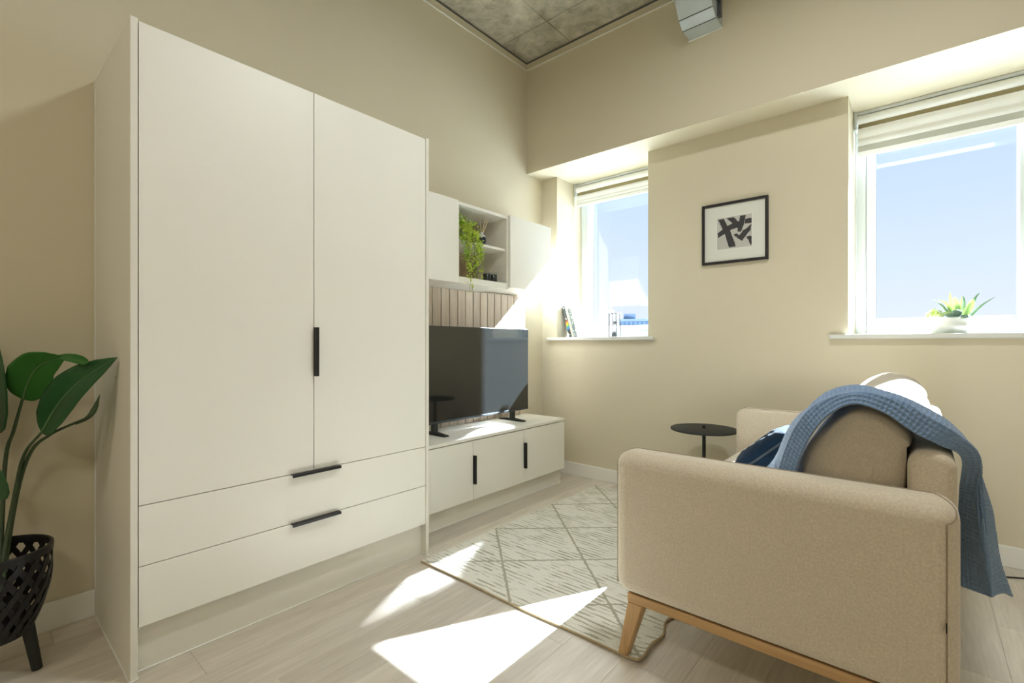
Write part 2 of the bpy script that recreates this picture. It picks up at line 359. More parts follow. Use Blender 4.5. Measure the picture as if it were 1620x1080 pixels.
# floor with individual planks (grain and length along y)
fl = struct(box('floor', (-.2, YF-.2, -.10), (XR+.2, WD, -.006), M['gap']))
PW, PLN = .205, 1.22
x = 1.98-10*PW; row = 0
full = None
while x < XR:
    y = YF - [.0, .62, .31, .93, .15, .78, .45][row % 7]*PLN*.8 - .02
    if abs(x+PW-1.98) < .01 or abs(x-1.98) < .01: y = -1.885-4*PLN if abs(x-1.98) > .01 else -1.881-4*PLN
    while y < 0:
        a, b_ = max(y, YF), min(y+PLN, 0)
        x0, x1 = max(x, 0), min(x+PW, XR)
        if b_-a > .01 and x1-x0 > .01:
            p = box('plank', (x0+.0003, a+.0003, -.0059), (x1-.0003, b_-.0003, 0), M['oak_floor'], fl, .0004, 1)
        y += PLN
    x += PW; row += 1
# walls
struct(box('wall_left', (-.2, YF-.2, -.1), (0, WD, ZC+.3), M['wall']))
struct(box('wall_right', (XR, YF-.2, -.1), (XR+.2, WD, ZC+.3), M['wall']))
struct(box('wall_front', (-.2, YF-.2, -.1), (XR+.2, YF, ZC+.3), M['wall']))
bm = bmesh.new()
add_box(bm, (-.05, -.225, ZB), (XR+.05, WD, ZC+.3))                      # bulkhead
add_box(bm, (-.05, 0, -.1), (XR+.05, WD, SILL-.027))                     # below the sills
xs = [0]+[v for p in WIN for v in p]+[XR]
for i in range(0, len(xs), 2): add_box(bm, (xs[i]-(.05 if i == 0 else 0), 0, SILL-.027), (xs[i+1]+(.05 if i == len(xs)-2 else 0), WD, ZB))
struct(bmobj('wall_back', bm, M['wall']))
# ceiling: slab with cast concrete panels
ce = struct(box('ceiling', (-.2, YF-.2, ZC+.012), (XR+.2, WD, ZC+.3), M['gap']))
ys = [-.225-.004, -.541, -.831-.34, -1.80, -2.43, -3.06, -3.69, -4.32, -4.95, YF]
for j in range(len(ys)-1):
    xj = [.004, .45, 1.70, 2.95, 4.2, XR] if j % 2 == 0 else [.004, .45, .95, 2.2, 3.45, 4.7, XR]
    for i in range(len(xj)-1):
        d = random.uniform(0, .005)
        box('concrete_panel', (xj[i]+.002, ys[j+1]+.002, ZC+d), (xj[i+1]-.002, ys[j]-.002, ZC+.02), M['concrete'], ce, .002, 1)
# plaster edge beads; dark-coloured strips stand in for the shadow gap under the concrete
struct(box('trim_1', (0, YF, 3.447), (.006, -.225, 3.458), M['white'], bev=.002))
struct(box('trim_2', (0, -.231, 3.447), (XR, -.225, 3.458), M['white'], bev=.002))
struct(box('shadow_strip_left', (0, YF, ZC-.012), (.004, -.225, ZC-.002), M['steel']))
struct(box('shadow_strip_back', (0, -.229, ZC-.012), (XR, -.225, ZC-.002), M['steel']))
struct(box('baseboard_left', (0, YF, 0), (.016, -3.046, .107), M['white'], bev=.003))
struct(box('baseboard_back', (0, -.016, 0), (XR, 0, .103), M['white'], bev=.003))
struct(box('baseboard_right', (XR-.016, YF, 0), (XR, -.016, .103), M['white'], bev=.003))
# windows
def ring(bm, x0, x1, z0, z1, wd, y0, y1, bev=.004):
    add_box(bm, (x0, y0, z0), (x0+wd, y1, z1), bev); add_box(bm, (x1-wd, y0, z0), (x1, y1, z1), bev)
    add_box(bm, (x0+wd, y0, z0), (x1-wd, y1, z0+wd), bev); add_box(bm, (x0+wd, y0, z1-wd), (x1-wd, y1, z1), bev)
for k, (a, b_) in enumerate(WIN):
    wn = bpy.data.objects.new('window_%d' % (k+1), None); COL.objects.link(wn); wn.location = ((a+b_)/2, .39, SILL); struct(wn)
    bm = bmesh.new(); ring(bm, a, b_, SILL, ZB, .056, .39, .46); bmobj('window_frame', bm, M['upvc'], wn)
    splits = [(a+.058, b_-.058)] if k == 0 else [(a+.058, 3.026), (3.034, b_-.058)]
    if k: box('mullion', (3.0262, .388, SILL+.056), (3.0338, .455, ZB-.056), M['upvc'], wn)
    for (sa, sb_) in splits[::-1]:
        bm = bmesh.new(); ring(bm, sa, sb_, SILL+.058, ZB-.058, .046, .385, .45, .006); sash = bmobj('window_sash', bm, M['upvc'], wn)
        box('window_gasket', (sa+.0455, .438, SILL+.1035), (sa+.0485, .444, ZB-.1035), M['bezel'], sash)
        box('pane', (sa+.045, .445, SILL+.103), (sb_-.045, .449, ZB-.103), M['glass'], sash)
    hb = bmesh.new(); xm = (a+b_)/2+.28 if k == 0 else (a+b_)/2
    add_box(hb, (xm-.035, .372, SILL+.066), (xm+.035, .385, SILL+.094), .004); add_box(hb, (xm-.012, .352, SILL+.071), (xm+.10, .366, SILL+.089), .005); add_box(hb, (xm-.010, .36, SILL+.072), (xm+.010, .378, SILL+.088), .002)
    bmobj('window_handle', hb, M['upvc'], sash)
    slb = bmesh.new(); add_box(slb, (a-.092, -.034, SILL-.027), (b_+.054, 0, SILL), .006, 3); add_box(slb, (a+.0005, -.006, SILL-.027), (b_-.0005, .39, SILL))
    bmobj('window_sill', slb, M['sill'], wn)
# outside: ground and far hazy buildings
M['haze_ground'] = plain('pale_roofscape', (.55, .56, .56), .9, .1)
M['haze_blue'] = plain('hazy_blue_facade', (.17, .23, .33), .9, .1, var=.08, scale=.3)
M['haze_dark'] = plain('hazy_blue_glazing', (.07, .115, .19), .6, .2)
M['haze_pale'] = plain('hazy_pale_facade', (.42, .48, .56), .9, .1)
g = struct(box('ground', (-300, 1.5, -14.2), (300, 420, -14), M['haze_ground']))

# ------------------------------------------------------------------ wardrobe
WY0, WY1, WX, WH = -3.046, -1.797, .608, 2.187
wr = thing('wardrobe', 'tall cream two-door wardrobe with two drawers beneath and slim black handles', 'wardrobe', (0, (WY0+WY1)/2, 0))
T = .020
box('side_panel', (.001, WY0, 0), (WX, WY0+T, WH), M['cream_dark'], wr, .0012, 1)
box('side_panel', (.001, WY1-T, 0), (WX, WY1, WH), M['cream_dark'], wr, .0012, 1)
box('top_panel', (.001, WY0+T, WH-.026), (WX-.024, WY1-T, WH-.008), M['cream_dark'], wr)
box('carcass', (.012, WY0+T+.0005, .16), (WX-.026, WY1-T-.0005, WH-.028), M['gap'], wr)
box('plinth', (.45, WY0+T, .0), (WX-.045, WY1-T, .165), M['cream_dark'], wr)
bm = bmesh.new(); add_box(bm, (WX-.045, WY0+T, 0), (WX-.039, WY1-T, .005), .0015, 1); add_box(bm, (WX-.045, WY0+T-.001, 0), (WX+.004, WY0+T+.004, .004), .001, 1)
add_box(bm, (WX, WY0-.003, 0), (WX+.004, WY0+T+.003, .004), .001, 1); add_box(bm, (.02, WY0-.004, 0), (WX, WY0, .004), .001, 1); add_box(bm, (WX, WY1-T, 0), (WX+.004, WY1+.003, .004), .001, 1)
add_box(bm, (.016, WY0-.004, .107), (.020, WY0, WH-.002), .001, 1)
bmobj('sealant_bead', bm, M['white'], wr)
fx0, fx1 = WX-.020, WX-.0005
ym = -2.423; y0, y1 = WY0+T+.003, WY1-T-.003
Z = [.169, .369, .5715, WH-.008]
h = .0015
dA = box('door', (fx0, y0, Z[2]+h), (fx1, ym-h, Z[3]), M['cream'], wr, .0008, 1)
dB = box('door', (fx0, ym+h, Z[2]+h), (fx1, y1, Z[3]), M['cream'], wr, .0008, 1)
d1_ = box('drawer', (fx0, y0, Z[1]+h), (fx1, y1, Z[2]-h), M['cream'], wr, .0008, 1)
d2_ = box('drawer', (fx0, y0, Z[0]), (fx1, y1, Z[1]-h), M['cream'], wr, .0008, 1)
def edge_pull_v(y, z0, z1, xf, parent):
    bm = bmesh.new(); add_box(bm, (xf, y-.0013, z0), (xf+.024, y+.0013, z1), .0006, 1); add_box(bm, (xf+.020, y-.0013, z0), (xf+.0235, y+.012, z1), .001, 1)
    o = bmobj('handle', bm, M['black'], parent); o['label'] = 'slim black edge pull'; return o
def edge_pull_h(z, y0_, y1_, xf, parent):
    bm = bmesh.new(); add_box(bm, (xf, y0_, z-.0013), (xf+.024, y1_, z+.0013), .0006, 1); add_box(bm, (xf+.020, y0_, z-.010), (xf+.0235, y1_, z+.0013), .001, 1)
    o = bmobj('handle', bm, M['black'], parent); o['label'] = 'slim black edge pull'; return o
edge_pull_v(ym, .972, 1.180, WX, dB)
edge_pull_h(Z[2], -2.523, -2.309, WX, d1_)
edge_pull_h(Z[1], -2.523, -2.309, WX, d2_)

# ------------------------------------------------------------------ media console
TX, TY0, TY1 = .420, -1.794, -.268
tv = thing('media_console', 'low cream three-door television console with black edge pulls under the screen', 'console', (0, (TY0+TY1)/2, 0))
box('top', (.001, TY0, .500), (TX+.003, TY1, .520), M['cream'], tv, .0015, 1)
box('side_panel', (.016, TY1-.018, .0), (TX-.036, TY1-.004, .12), M['cream_dark'], tv)
box('side_panel', (.016, TY1-.018, .12), (TX-.019, TY1, .4995), M['cream_dark'], tv, .001, 1)
box('side_panel', (.016, TY0, .0), (TX-.019, TY0+.018, .4995), M['cream_dark'], tv)
box('carcass', (.03, TY0+.0185, .122), (TX-.021, TY1-.0185, .4992), M['gap'], tv)
box('plinth', (.28, TY0+.0185, 0), (TX-.040, TY1-.0185, .121), M['cream_dark'], tv)
bm = bmesh.new(); add_box(bm, (TX-.040, TY0+.0185, 0), (TX-.034, TY1-.012, .005), .0015, 1); add_box(bm, (.03, TY1-.004, 0), (TX-.034, TY1+.001, .005), .0015, 1); bmobj('sealant_bead', bm, M['white'], tv)
dy = (TY1-TY0)/3
for k in range(3):
    d = box('door', (TX-.018, TY0+k*dy+.001, .122), (TX, TY0+(k+1)*dy-.001, .494), M['cream'], tv, .0008, 1)
    if k: edge_pull_v(TY0+k*dy, .222, .404, TX, d)

# ------------------------------------------------------------------ oak slat panel on the wall
sl = thing('slat_wall_panel', 'pale oak vertical slat panel fixed to the wall behind the television', 'wall panel', (0, -1.03, .53))
box('backing', (.001, -1.79, .521), (.008, -.270, 1.50), M['gap'], sl)
y = -.270; first = True
while y > -1.76:
    wd = .069 if first else .0715
    box('slat', (.008, y-wd, .521), (.023, y, 1.502), M['oak_slat'], sl, .0015, 1)
    y -= .0785 if not first else .0755
    first = False

# ------------------------------------------------------------------ wall cabinets
def wall_cab(y0, y1, z0, z1, label):
    t_ = thing('wall_cabinet', label, 'cabinet', (0, (y0+y1)/2, z0))
    bm = bmesh.new()
    add_box(bm, (.001, y0+.001, z0+.002), (.310, y0+.018, z1-.002)); add_box(bm, (.001, y1-.018, z0+.002), (.310, y1-.001, z1-.002))
    add_box(bm, (.001, y0+.018, z0+.002), (.310, y1-.018, z0+.020)); add_box(bm, (.001, y0+.018, z1-.020), (.310, y1-.018, z1-.002)); add_box(bm, (.001, y0+.018, z0+.02), (.009, y1-.018, z1-.02))
    bmobj('carcass', bm, M['cream_dark'], t_)
    box('door', (.312, y0+.001, z0), (.331, y1-.001, z1), M['cream'], t_, .001, 1)
    return t_
wall_cab(-1.792, -1.325, 1.500, 2.028, 'plain cream wall cabinet beside the wardrobe, left of the open niche')
wall_cab(-.822, -.322, 1.514, 2.034, 'plain cream wall cabinet nearest the window, right of the open niche')
ON = thing('open_wall_shelf', 'open cream wall niche with oak back and middle shelf between two closed cabinets', 'shelf unit', (0, -1.07, 1.5))
OY0, OY1 = -1.324, -.823
box('side_panel', (.003, OY0, 1.502), (.312, OY0+.018, 2.028), M['cream_dark'], ON)
box('side_panel', (.003, OY1-.018, 1.502), (.312, OY1, 2.028), M['cream_dark'], ON)
box('top_board', (.003, OY0+.018, 2.008), (.312, OY1-.018, 2.028), M['cream'], ON)
box('bottom_board', (.003, OY0+.018, 1.503), (.312, OY1-.018, 1.545), M['cream'], ON, .001, 1)
box('middle_shelf', (.012, OY0+.018, 1.775), (.296, OY1-.018, 1.793), M['cream'], ON, .001, 1)
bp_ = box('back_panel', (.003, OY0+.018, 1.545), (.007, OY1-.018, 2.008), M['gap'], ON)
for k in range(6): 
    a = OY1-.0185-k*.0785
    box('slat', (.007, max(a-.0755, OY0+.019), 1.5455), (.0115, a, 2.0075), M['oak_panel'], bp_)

# ------------------------------------------------------------------ television
t_ = thing('television', 'flat black glossy television on two splayed feet on the cream console', 'television', (.2, -1.0, .5205))
VY0, VY1, VZ0, VZ1 = -1.565, -.450, .592, 1.226
bm = bmesh.new(); add_box(bm, (.165, VY0, VZ0), (.196, VY1, VZ1), .004, 2); add_box(bm, (.135, VY0+.2, VZ0+.06), (.166, VY1-.2, VZ1-.2), .01, 2); bmobj('housing', bm, M['bezel'], t_)
box('screen', (.1955, VY0+.003, VZ0+.014), (.1985, VY1-.003, VZ1-.003), M['screen'], t_)
box('lower_bezel', (.1955, VY0+.001, VZ0), (.200, VY1-.001, VZ0+.013), M['bezel'], t_, .001, 1)
for yf in (-.625, -1.40):
    bm = bmesh.new()
    add_box(bm, (.170, yf-.022, .531), (.194, yf+.022, VZ0+.012), .003, 1)
    vs = [(.06, yf-.022), (.06, yf+.022), (.30, yf+.020), (.30, yf-.020)]
    lo = [bm.verts.new((x_, y_, .5205)) for x_, y_ in vs]; hi = [bm.verts.new((x_, y_*1+(.002 if i in (0, 3) else -.002), zt)) for (x_, y_), zt, i in zip(vs, (.528, .528, .528, .528), range(4))]
    mid0 = [bm.verts.new((.182, yf+s, .540)) for s in (-.02, .02)]
    bm.faces.new(lo[::-1]); bm.faces.new([hi[0], hi[1], mid0[1], mid0[0]]); bm.faces.new([mid0[0], mid0[1], hi[2], hi[3]])
    bm.faces.new([lo[0], lo[1], hi[1], hi[0]]); bm.faces.new([lo[2], lo[3], hi[3], hi[2]])
    bm.faces.new([lo[1], lo[2], hi[2], mid0[1], hi[1]]); bm.faces.new([lo[3], lo[0], hi[0], mid0[0], hi[3]])
    bmobj('foot', bm, M['blackmatt'], t_)

# ------------------------------------------------------------------ ventilation duct
vd = thing('ventilation_duct', 'galvanised rectangular duct bending up from the bulkhead to the concrete ceiling', 'duct', (1.504, -.235, 3.131))
lower = [(-.226, 3.131), (-.350, 3.131), (-.413, 3.168), (-.485, 3.264), (-.53, 3.39), (-.54, 3.517)]
upper = [(-.226, 3.40), (-.25, 3.40), (-.27, 3.42), (-.29, 3.45), (-.30, 3.48), (-.305, 3.517)]
x0, x1 = 1.400, 1.608
for i in range(len(lower)-1):
    (ya, za), (yb, zb) = lower[i], lower[i+1]; (yc, zc), (yd, zd) = upper[i], upper[i+1]
    V = [(x_, y_, z_) for x_ in (x0, x1) for (y_, z_) in ((ya, za), (yb, zb), (yd, zd), (yc, zc))]
    bm = bmesh.new(); q = [bm.verts.new(v) for v in V]
    for f in ((0, 1, 2, 3), (4, 5, 6, 7), (0, 1, 5, 4), (1, 2, 6, 5), (2, 3, 7, 6), (3, 0, 4, 7)): bm.faces.new([q[j] for j in f])
    bmobj('duct_segment', bm, M['galv'], vd)
for (ya, za) in lower[1:4]:
    box('seam', (x0-.002, ya-.002, za-.003), (x1+.002, ya+.002, za+.002), M['steel'], vd)
bm = bmesh.new(); add_box(bm, (x0-.006, -.232, 3.124), (x1+.006, -.2255, 3.131)); bmobj('collar', bm, M['white'], vd)
bm = bmesh.new(); add_box(bm, (x1, -.33, 3.15), (x1+.022, -.30, 3.25)); add_box(bm, (x1, -.40, 3.24), (x1+.018, -.31, 3.26)); bmobj('bracket', bm, M['steel'], vd)

# ------------------------------------------------------------------ blinds
def blind(a, b_, zs, label):
    zr1, zr0, zo, zw, zg, zb = zs
    t_ = thing('roller_blind', label, 'blind', ((a+b_)/2, .30, zb))
    a += .010; b_ -= .010; rr = (zr1-zr0)/2; zc = (zr1+zr0)/2
    n_ = 20; V = []; F = []
    for x_ in (a, b_):
        for k in range(n_): t2 = 2*PI*k/n_; V.append((x_, .30+rr*math.cos(t2), zc+rr*math.sin(t2)))
    F = [[k, (k+1) % n_, n_+(k+1) % n_, n_+k] for k in range(n_)]+[list(range(n_))[::-1], list(range(n_, 2*n_))]
    autosmooth(obj('roller_tube', V, F, M['blind'], t_))
    box('head_rail', (a-.003, .276, zr1), (b_+.003, .345, ZB-.001), M['upvc'], t_, .003, 1)
    box('sheer_band', (a+.014, .286, zo-.004), (b_-.014, .288, zr0+.02), M['sheer'], t_)
    # soft white pleated band
    V = []; F = []; prof = [(zo, .284), (zo-(zo-zw)*.25, .276), (zo-(zo-zw)*.5, .281), (zo-(zo-zw)*.58, .284), (zo-(zo-zw)*.8, .277), (zw, .282)]
    pf = spline(prof, 16)
    for off in (0, .004):
        for z_, y_ in pf: V += [(a+.012, y_+off, z_), (b_-.012, y_+off, z_)]
    m_ = len(pf)
    for s in (0, 2*m_): F += [[s+2*i, s+2*i+1, s+2*i+3, s+2*i+2] for i in range(m_-1)]
    F += [[0, 1, 2*m_+1, 2*m_], [2*m_-2, 2*m_-1, 4*m_-1, 4*m_-2]]
    obj('fabric_band', V, F, M['blind'], t_, True)
    if zw-zg > .002: box('grey_band', (a+.012, .285, zg), (b_-.012, .288, zw+.004), M['blind_grey'], t_)
    box('bottom_rail', (a+.012, .277, zb), (b_-.012, .293, zg), M['blind'], t_, .004, 2)
    bm = bmesh.new(); add_box(bm, (a-.008, .262, zc-.062), (a+.008, .334, ZB-.0015), .004, 1); bmobj('side_bracket', bm, M['upvc'], t_)
    bm = bmesh.new(); add_box(bm, (b_-.008, .262, zc-.062), (b_+.008, .334, ZB-.0015), .004, 1); bmobj('side_bracket', bm, M['upvc'], t_)
    # bead chain down the left side, with its tensioner
    zt = 1.50 if a < 1 else 1.44
    bm = bmesh.new(); k = 0; zz_ = zc
    while zz_ > zt:
        for yy in (.272, .258):
            bmesh.ops.create_icosphere(bm, subdivisions=1, radius=.0024, matrix=Matrix.Translation((a+.004, yy, zz_)))
        zz_ -= .0062
    o = bmobj('bead_chain', bm, M['bead'], t_, True); o['kind'] = 'stuff'
    bm = bmesh.new(); add_box(bm, (a-.006, .250, zt-.030), (a+.006, .280, zt+.004), .004, 2); bmobj('chain_tensioner', bm, M['bead'], t_)
    return t_
blind(*WIN[0], (2.548, 2.484, 2.459, 2.388, 2.3845, 2.357), 'white roller blind rolled up over the left window, beside the wall cabinets')
blind(*WIN[1], (2.545, 2.484, 2.461, 2.352, 2.314, 2.282), 'white roller blind rolled up over the window with the succulent bowl')

# ------------------------------------------------------------------ rug
RX0, RX1, RY0, RY1 = .648, 1.822, -1.880, -.175
rg = thing('area_rug', 'cream woven rug with olive diamond lattice and broken dashes on the oak floor', 'rug', (1.23, -1.03, 0))
nx, ny = 60, 90; V = []; F = []
def rug_pt(u, v):
    x_ = RX0+(RX1-RX0)*u; y_ = RY0+(RY1-RY0)*v
    x_ += (.012*math.sin(v*25)+.008*math.sin(v*57+1))*max(0, (u-.8)/.2)**2
    lift = .006*math.exp(-((u-1)**2/.0003+(v-.02)**2/.01)) + .004*max(0, (u-.975)/.025)*(.5+.5*math.sin(v*25+.6))
    y_ += .004*math.sin(u*9)*(1-v)**8
    return x_, y_, lift
for L in (0, 1):
    for j in range(ny+1):
        for i in range(nx+1):
            x_, y_, l_ = rug_pt(i/nx, j/ny); V.append((x_, y_, l_+(.0005 if L == 0 else .0095)))
nn = (nx+1)*(ny+1); I = lambda L, i, j: L*nn+j*(nx+1)+i
for j in range(ny):
    for i in range(nx):
        F.append([I(1, i, j), I(1, i+1, j), I(1, i+1, j+1), I(1, i, j+1)]); F.append([I(0, i, j+1), I(0, i+1, j+1), I(0, i+1, j), I(0, i, j)])
for i in range(nx): F.append([I(0, i, 0), I(0, i+1, 0), I(1, i+1, 0), I(1, i, 0)]); F.append([I(1, i, ny), I(1, i+1, ny), I(0, i+1, ny), I(0, i, ny)])
for j in range(ny): F.append([I(1, 0, j), I(1, 0, j+1), I(0, 0, j+1), I(0, 0, j)]); F.append([I(0, nx, j), I(0, nx, j+1), I(1, nx, j+1), I(1, nx, j)])
autosmooth(obj('pile', V, F, M['rug'], rg), 50)
P = [(*rug_pt(u, 0)[:2], rug_pt(u, 0)[2]+.0062) for u in np.linspace(0, 1, 60)]
tube('end_binding', P, .0042, M['rug_edge'], rg, 8)
P = [(*rug_pt(1, v)[:2], rug_pt(1, v)[2]+.0056) for v in np.linspace(0, 1, 90)]
tube('side_binding', P, .0045, M['rug_edge'], rg, 8)

# ------------------------------------------------------------------ sofa
SX0, SX1, SY0, SY1 = 1.742, 2.645, -1.900, -.300
AT = .118                                   # arm thickness
sf = thing('sofa', 'oatmeal fabric two-seat sofa with honey oak legs, its side turned to the viewer', 'sofa', (2.2, -1.1, 0))
def arm(y0_, y1_, ro, ri, outer):
    a_ = slab('arm', SX0, SX1, .234, .732, (.055, .02, .05, .055), y0_, y1_, ro, ri, M['sofa'], sf, lay=9)
    return a_
a1 = arm(SY0, SY0+AT, .052, .018, 0)
a2 = arm(SY1-AT, SY1, .018, .052, 1)
def pipe(y_, inner, parent):
    """a welt that follows the arm: up its front, over to the inner top edge, back and down the rear"""
    s = 1 if inner > y_ else -1; RO, RI = .052, .018
    def pt(cx, cz, r, ang, tt):                 # tt 0..1 outer rim, 1..2 across, 2..3 inner rim
        if tt <= 1: t = tt*PI/2; ins, yy = RO*(1-math.sin(t)), y_+s*RO*(1-math.cos(t))
        elif tt <= 2: ins = 0; yy = y_+s*(RO+(AT-RO-RI)*(tt-1))
        else: t = (3-tt)*PI/2; ins, yy = RI*(1-math.sin(t)), inner-s*RI*(1-math.cos(t))
        rr = r-ins
        return (cx+rr*math.cos(ang), yy, cz+rr*math.sin(ang))
    P = []
    r0, r1 = .055, .05
    for z_ in np.linspace(.262, .677, 14): P.append(pt(SX0+r0, z_, r0, PI, .60))
    for k in range(1, 15): q = k/14; P.append(pt(SX0+r0, .732-r0, r0, PI-q*PI/2, .60+(1.85-.60)*q))
    for x_ in np.linspace(SX0+r0+.02, SX1-r1-.06, 30): P.append(pt(x_, .732-r0, r0, PI/2, 1.85))
    for k in range(0, 15): q = k/14; P.append(pt(SX1-r1, .732-r1, r1, PI/2-q*PI/2, 1.85-(1.85-.34)*q))
    for z_ in np.linspace(.66, .262, 12): P.append(pt(SX1-r1, z_, r1, 0, .34))
    return tube('piping', spline(np.array(P), 200), .0022, M['seam'], parent, 6)
pipe(SY0, SY0+AT, a1); pipe(SY1, SY1-AT, a2)
box('label_tag', (SX1-.0275, SY0-.008, .432), (SX1-.0255, SY0+.002, .452), M['tag'], a1)
slab('backrest', 2.545, SX1-.002, .235, .832, (.03, .02, .044, .044), SY0+AT+.001, SY1-AT-.001, .022, .022, M['sofa'], sf, lay=6)
box('seat_base', (SX0+.03, SY0+AT+.001, .235), (2.544, SY1-AT-.001, .365), M['sofa'], sf, .012, 3)
sc_ = slab('seat_cushion', SX0+.022, 2.543, .366, .503, (.045, .02, .02, .05), SY0+AT+.002, SY1-AT-.002, .03, .03, M['sofa'], sf, lay=6)
for ya in (SY0+.022, SY1-.062): box('side_rail', (SX0+.045, ya, .204), (SX1-.03, ya+.04, .2345), M['oak_rail'], sf, .002, 1)
for xa in (SX0+.045, SX1-.07): box('cross_rail', (xa, SY0+.0625, .204), (xa+.04, SY1-.0625, .2345), M['oak_rail'], sf, .002, 1)
for sx_, sy_ in ((0, 0), (0, 1), (1, 0), (1, 1)):
    zf = .0105 if sx_ == 0 else 0.0
    xt = SX0+.047+.028 if sx_ == 0 else SX1-.060; xb = 1.771 if sx_ == 0 else SX1-.03
    yt = SY0+.050 if sy_ == 0 else SY1-.050; yb = SY0+.036 if sy_ == 0 else SY1-.036
    if sx_ == 0 and sy_ == 1: zf = .0105
    bm = bmesh.new(); lo = []; hi = []
    for (u, v) in ((-1, -1), (1, -1), (1, 1), (-1, 1)):
        lo.append(bm.verts.new((xb+u*.0175, yb+v*.0175, zf))); hi.append(bm.verts.new((xt+u*.028, yt+v*.026, .2042)))
    bm.faces.new(lo[::-1]); bm.faces.new(hi)
    for k in range(4): bm.faces.new([lo[k], lo[(k+1) % 4], hi[(k+1) % 4], hi[k]])
    bmesh.ops.bevel(bm, geom=list(bm.edges), offset=.003, segments=2, affect='EDGES')
    bmobj('leg', bm, M['oak_leg'], sf)

# back cushions (loose, leaning on the backrest)
def back_cushion(prof, y0_, y1_, label, mid=1.05, front=.03, seed=0, top=0, ramp=0):
    rs = np.random.RandomState(seed); ph = rs.uniform(0, 6, 12)
    P = spline(prof+[prof[0]], 73)[:-1]; cen = P.mean(0); n_ = len(P); ss = np.concatenate([[0, .006, .02, .045], np.linspace(.08, .92, 26), [.955, .98, .994, 1]])
    V = []
    for s in ss:
        e_ = min(s, 1-s); k = .93+.07*min(1, e_/.05)**.5; bul = math.sin(PI*s)**.6
        for j, (x_, z_) in enumerate(P):
            q = cen+(np.array([x_, z_])-cen)*(k+(mid-1)*bul)
            fr = max(0, (cen[0]-x_)/.15); up_ = max(0, (z_-cen[1])/.2)
            q[0] -= front*bul*min(fr, 1); q[1] += top*bul*min(up_, 1)-ramp*min(up_, 1)*(1-s)**1.5
            a_ = 2*PI*j/n_
            wr_ = .004*math.sin(4*a_+ph[0]+5*s)+.004*math.sin(9*s+ph[1]+3*a_)+.0025*math.sin(6*a_-14*s+ph[2])
            dirv = (q-cen)/(np.linalg.norm(q-cen)+1e-9); q = q+dirv*wr_*min(1, e_/.05)
            if q[1] < .836: q[0] = min(q[0], 2.5435)
            V.append((q[0], y0_+(y1_-y0_)*s, max(q[1], .5045)))
    F = [[i*n_+j, i*n_+(j+1) % n_, (i+1)*n_+(j+1) % n_, (i+1)*n_+j] for i in range(len(ss)-1) for j in range(n_)]
    # domed end caps
    for end, s_ in ((0, -1), (len(ss)-1, 1)):
        base = end*n_; prev = [base+j for j in range(n_)]
        yb = V[base][1]; ctr = np.array([cen[0], cen[1]])
        for kk, dd in ((.8, .012), (.5, .020), (.2, .022)):
            cur = []
            for j in range(n_):
                p = np.array([V[base+j][0], V[base+j][2]]); p = ctr+(p-ctr)*kk; cur.append(len(V)); V.append((p[0], yb+s_*dd, max(p[1], .5045)))
            F += [[prev[j], prev[(j+1) % n_], cur[(j+1) % n_], cur[j]] for j in range(n_)]; prev = cur
        F.append(prev)
    bm = bmesh.new(); q = [bm.verts.new(v) for v in V]
    for f in F: bm.faces.new([q[i] for i in f])
    t2 = thing('back_cushion', label, 'cushion', (2.45, (y0_+y1_)/2, .5045))
    o = bmobj('cover', bm, M['cushion'], t2, True); o.shadow_terminator_geometry_offset = .2
    return t2
profN = [(2.30, .506), (2.298, .62), (2.308, .72), (2.342, .815), (2.390, .892), (2.437, .926), (2.496, .916), (2.542, .872), (2.556, .83), (2.548, .79), (2.542, .73), (2.536, .65), (2.525, .506)]
cn = back_cushion(profN, -1.752, -1.115, 'taupe linen back cushion half hidden under the blue throw, nearer one', 1.03, .05, 1, .012)
P = spline([(2.455, -1.7705, .56), (2.462, -1.7725, .64), (2.470, -1.7730, .72), (2.474, -1.7720, .79), (2.476, -1.7680, .85)], 30)
tube('end_seam', P, .0016, M['cushion'], cn, 6)
profF = [(2.30, .506), (2.298, .62), (2.305, .72), (2.335, .835), (2.395, .925), (2.455, .962), (2.520, .955), (2.575, .91), (2.590, .86), (2.560, .838), (2.540, .79), (2.536, .70), (2.525, .506)]
cf = back_cushion(profF, -1.080, -.445, 'taupe linen back cushion at the far end of the sofa, in full sun', 1.02, .05, 2, .02, .085)
P = spline([(2.355, -1.02, .885), (2.45, -1.00, .985), (2.53, -1.0, .985), (2.600, -1.0, .90)], 30)

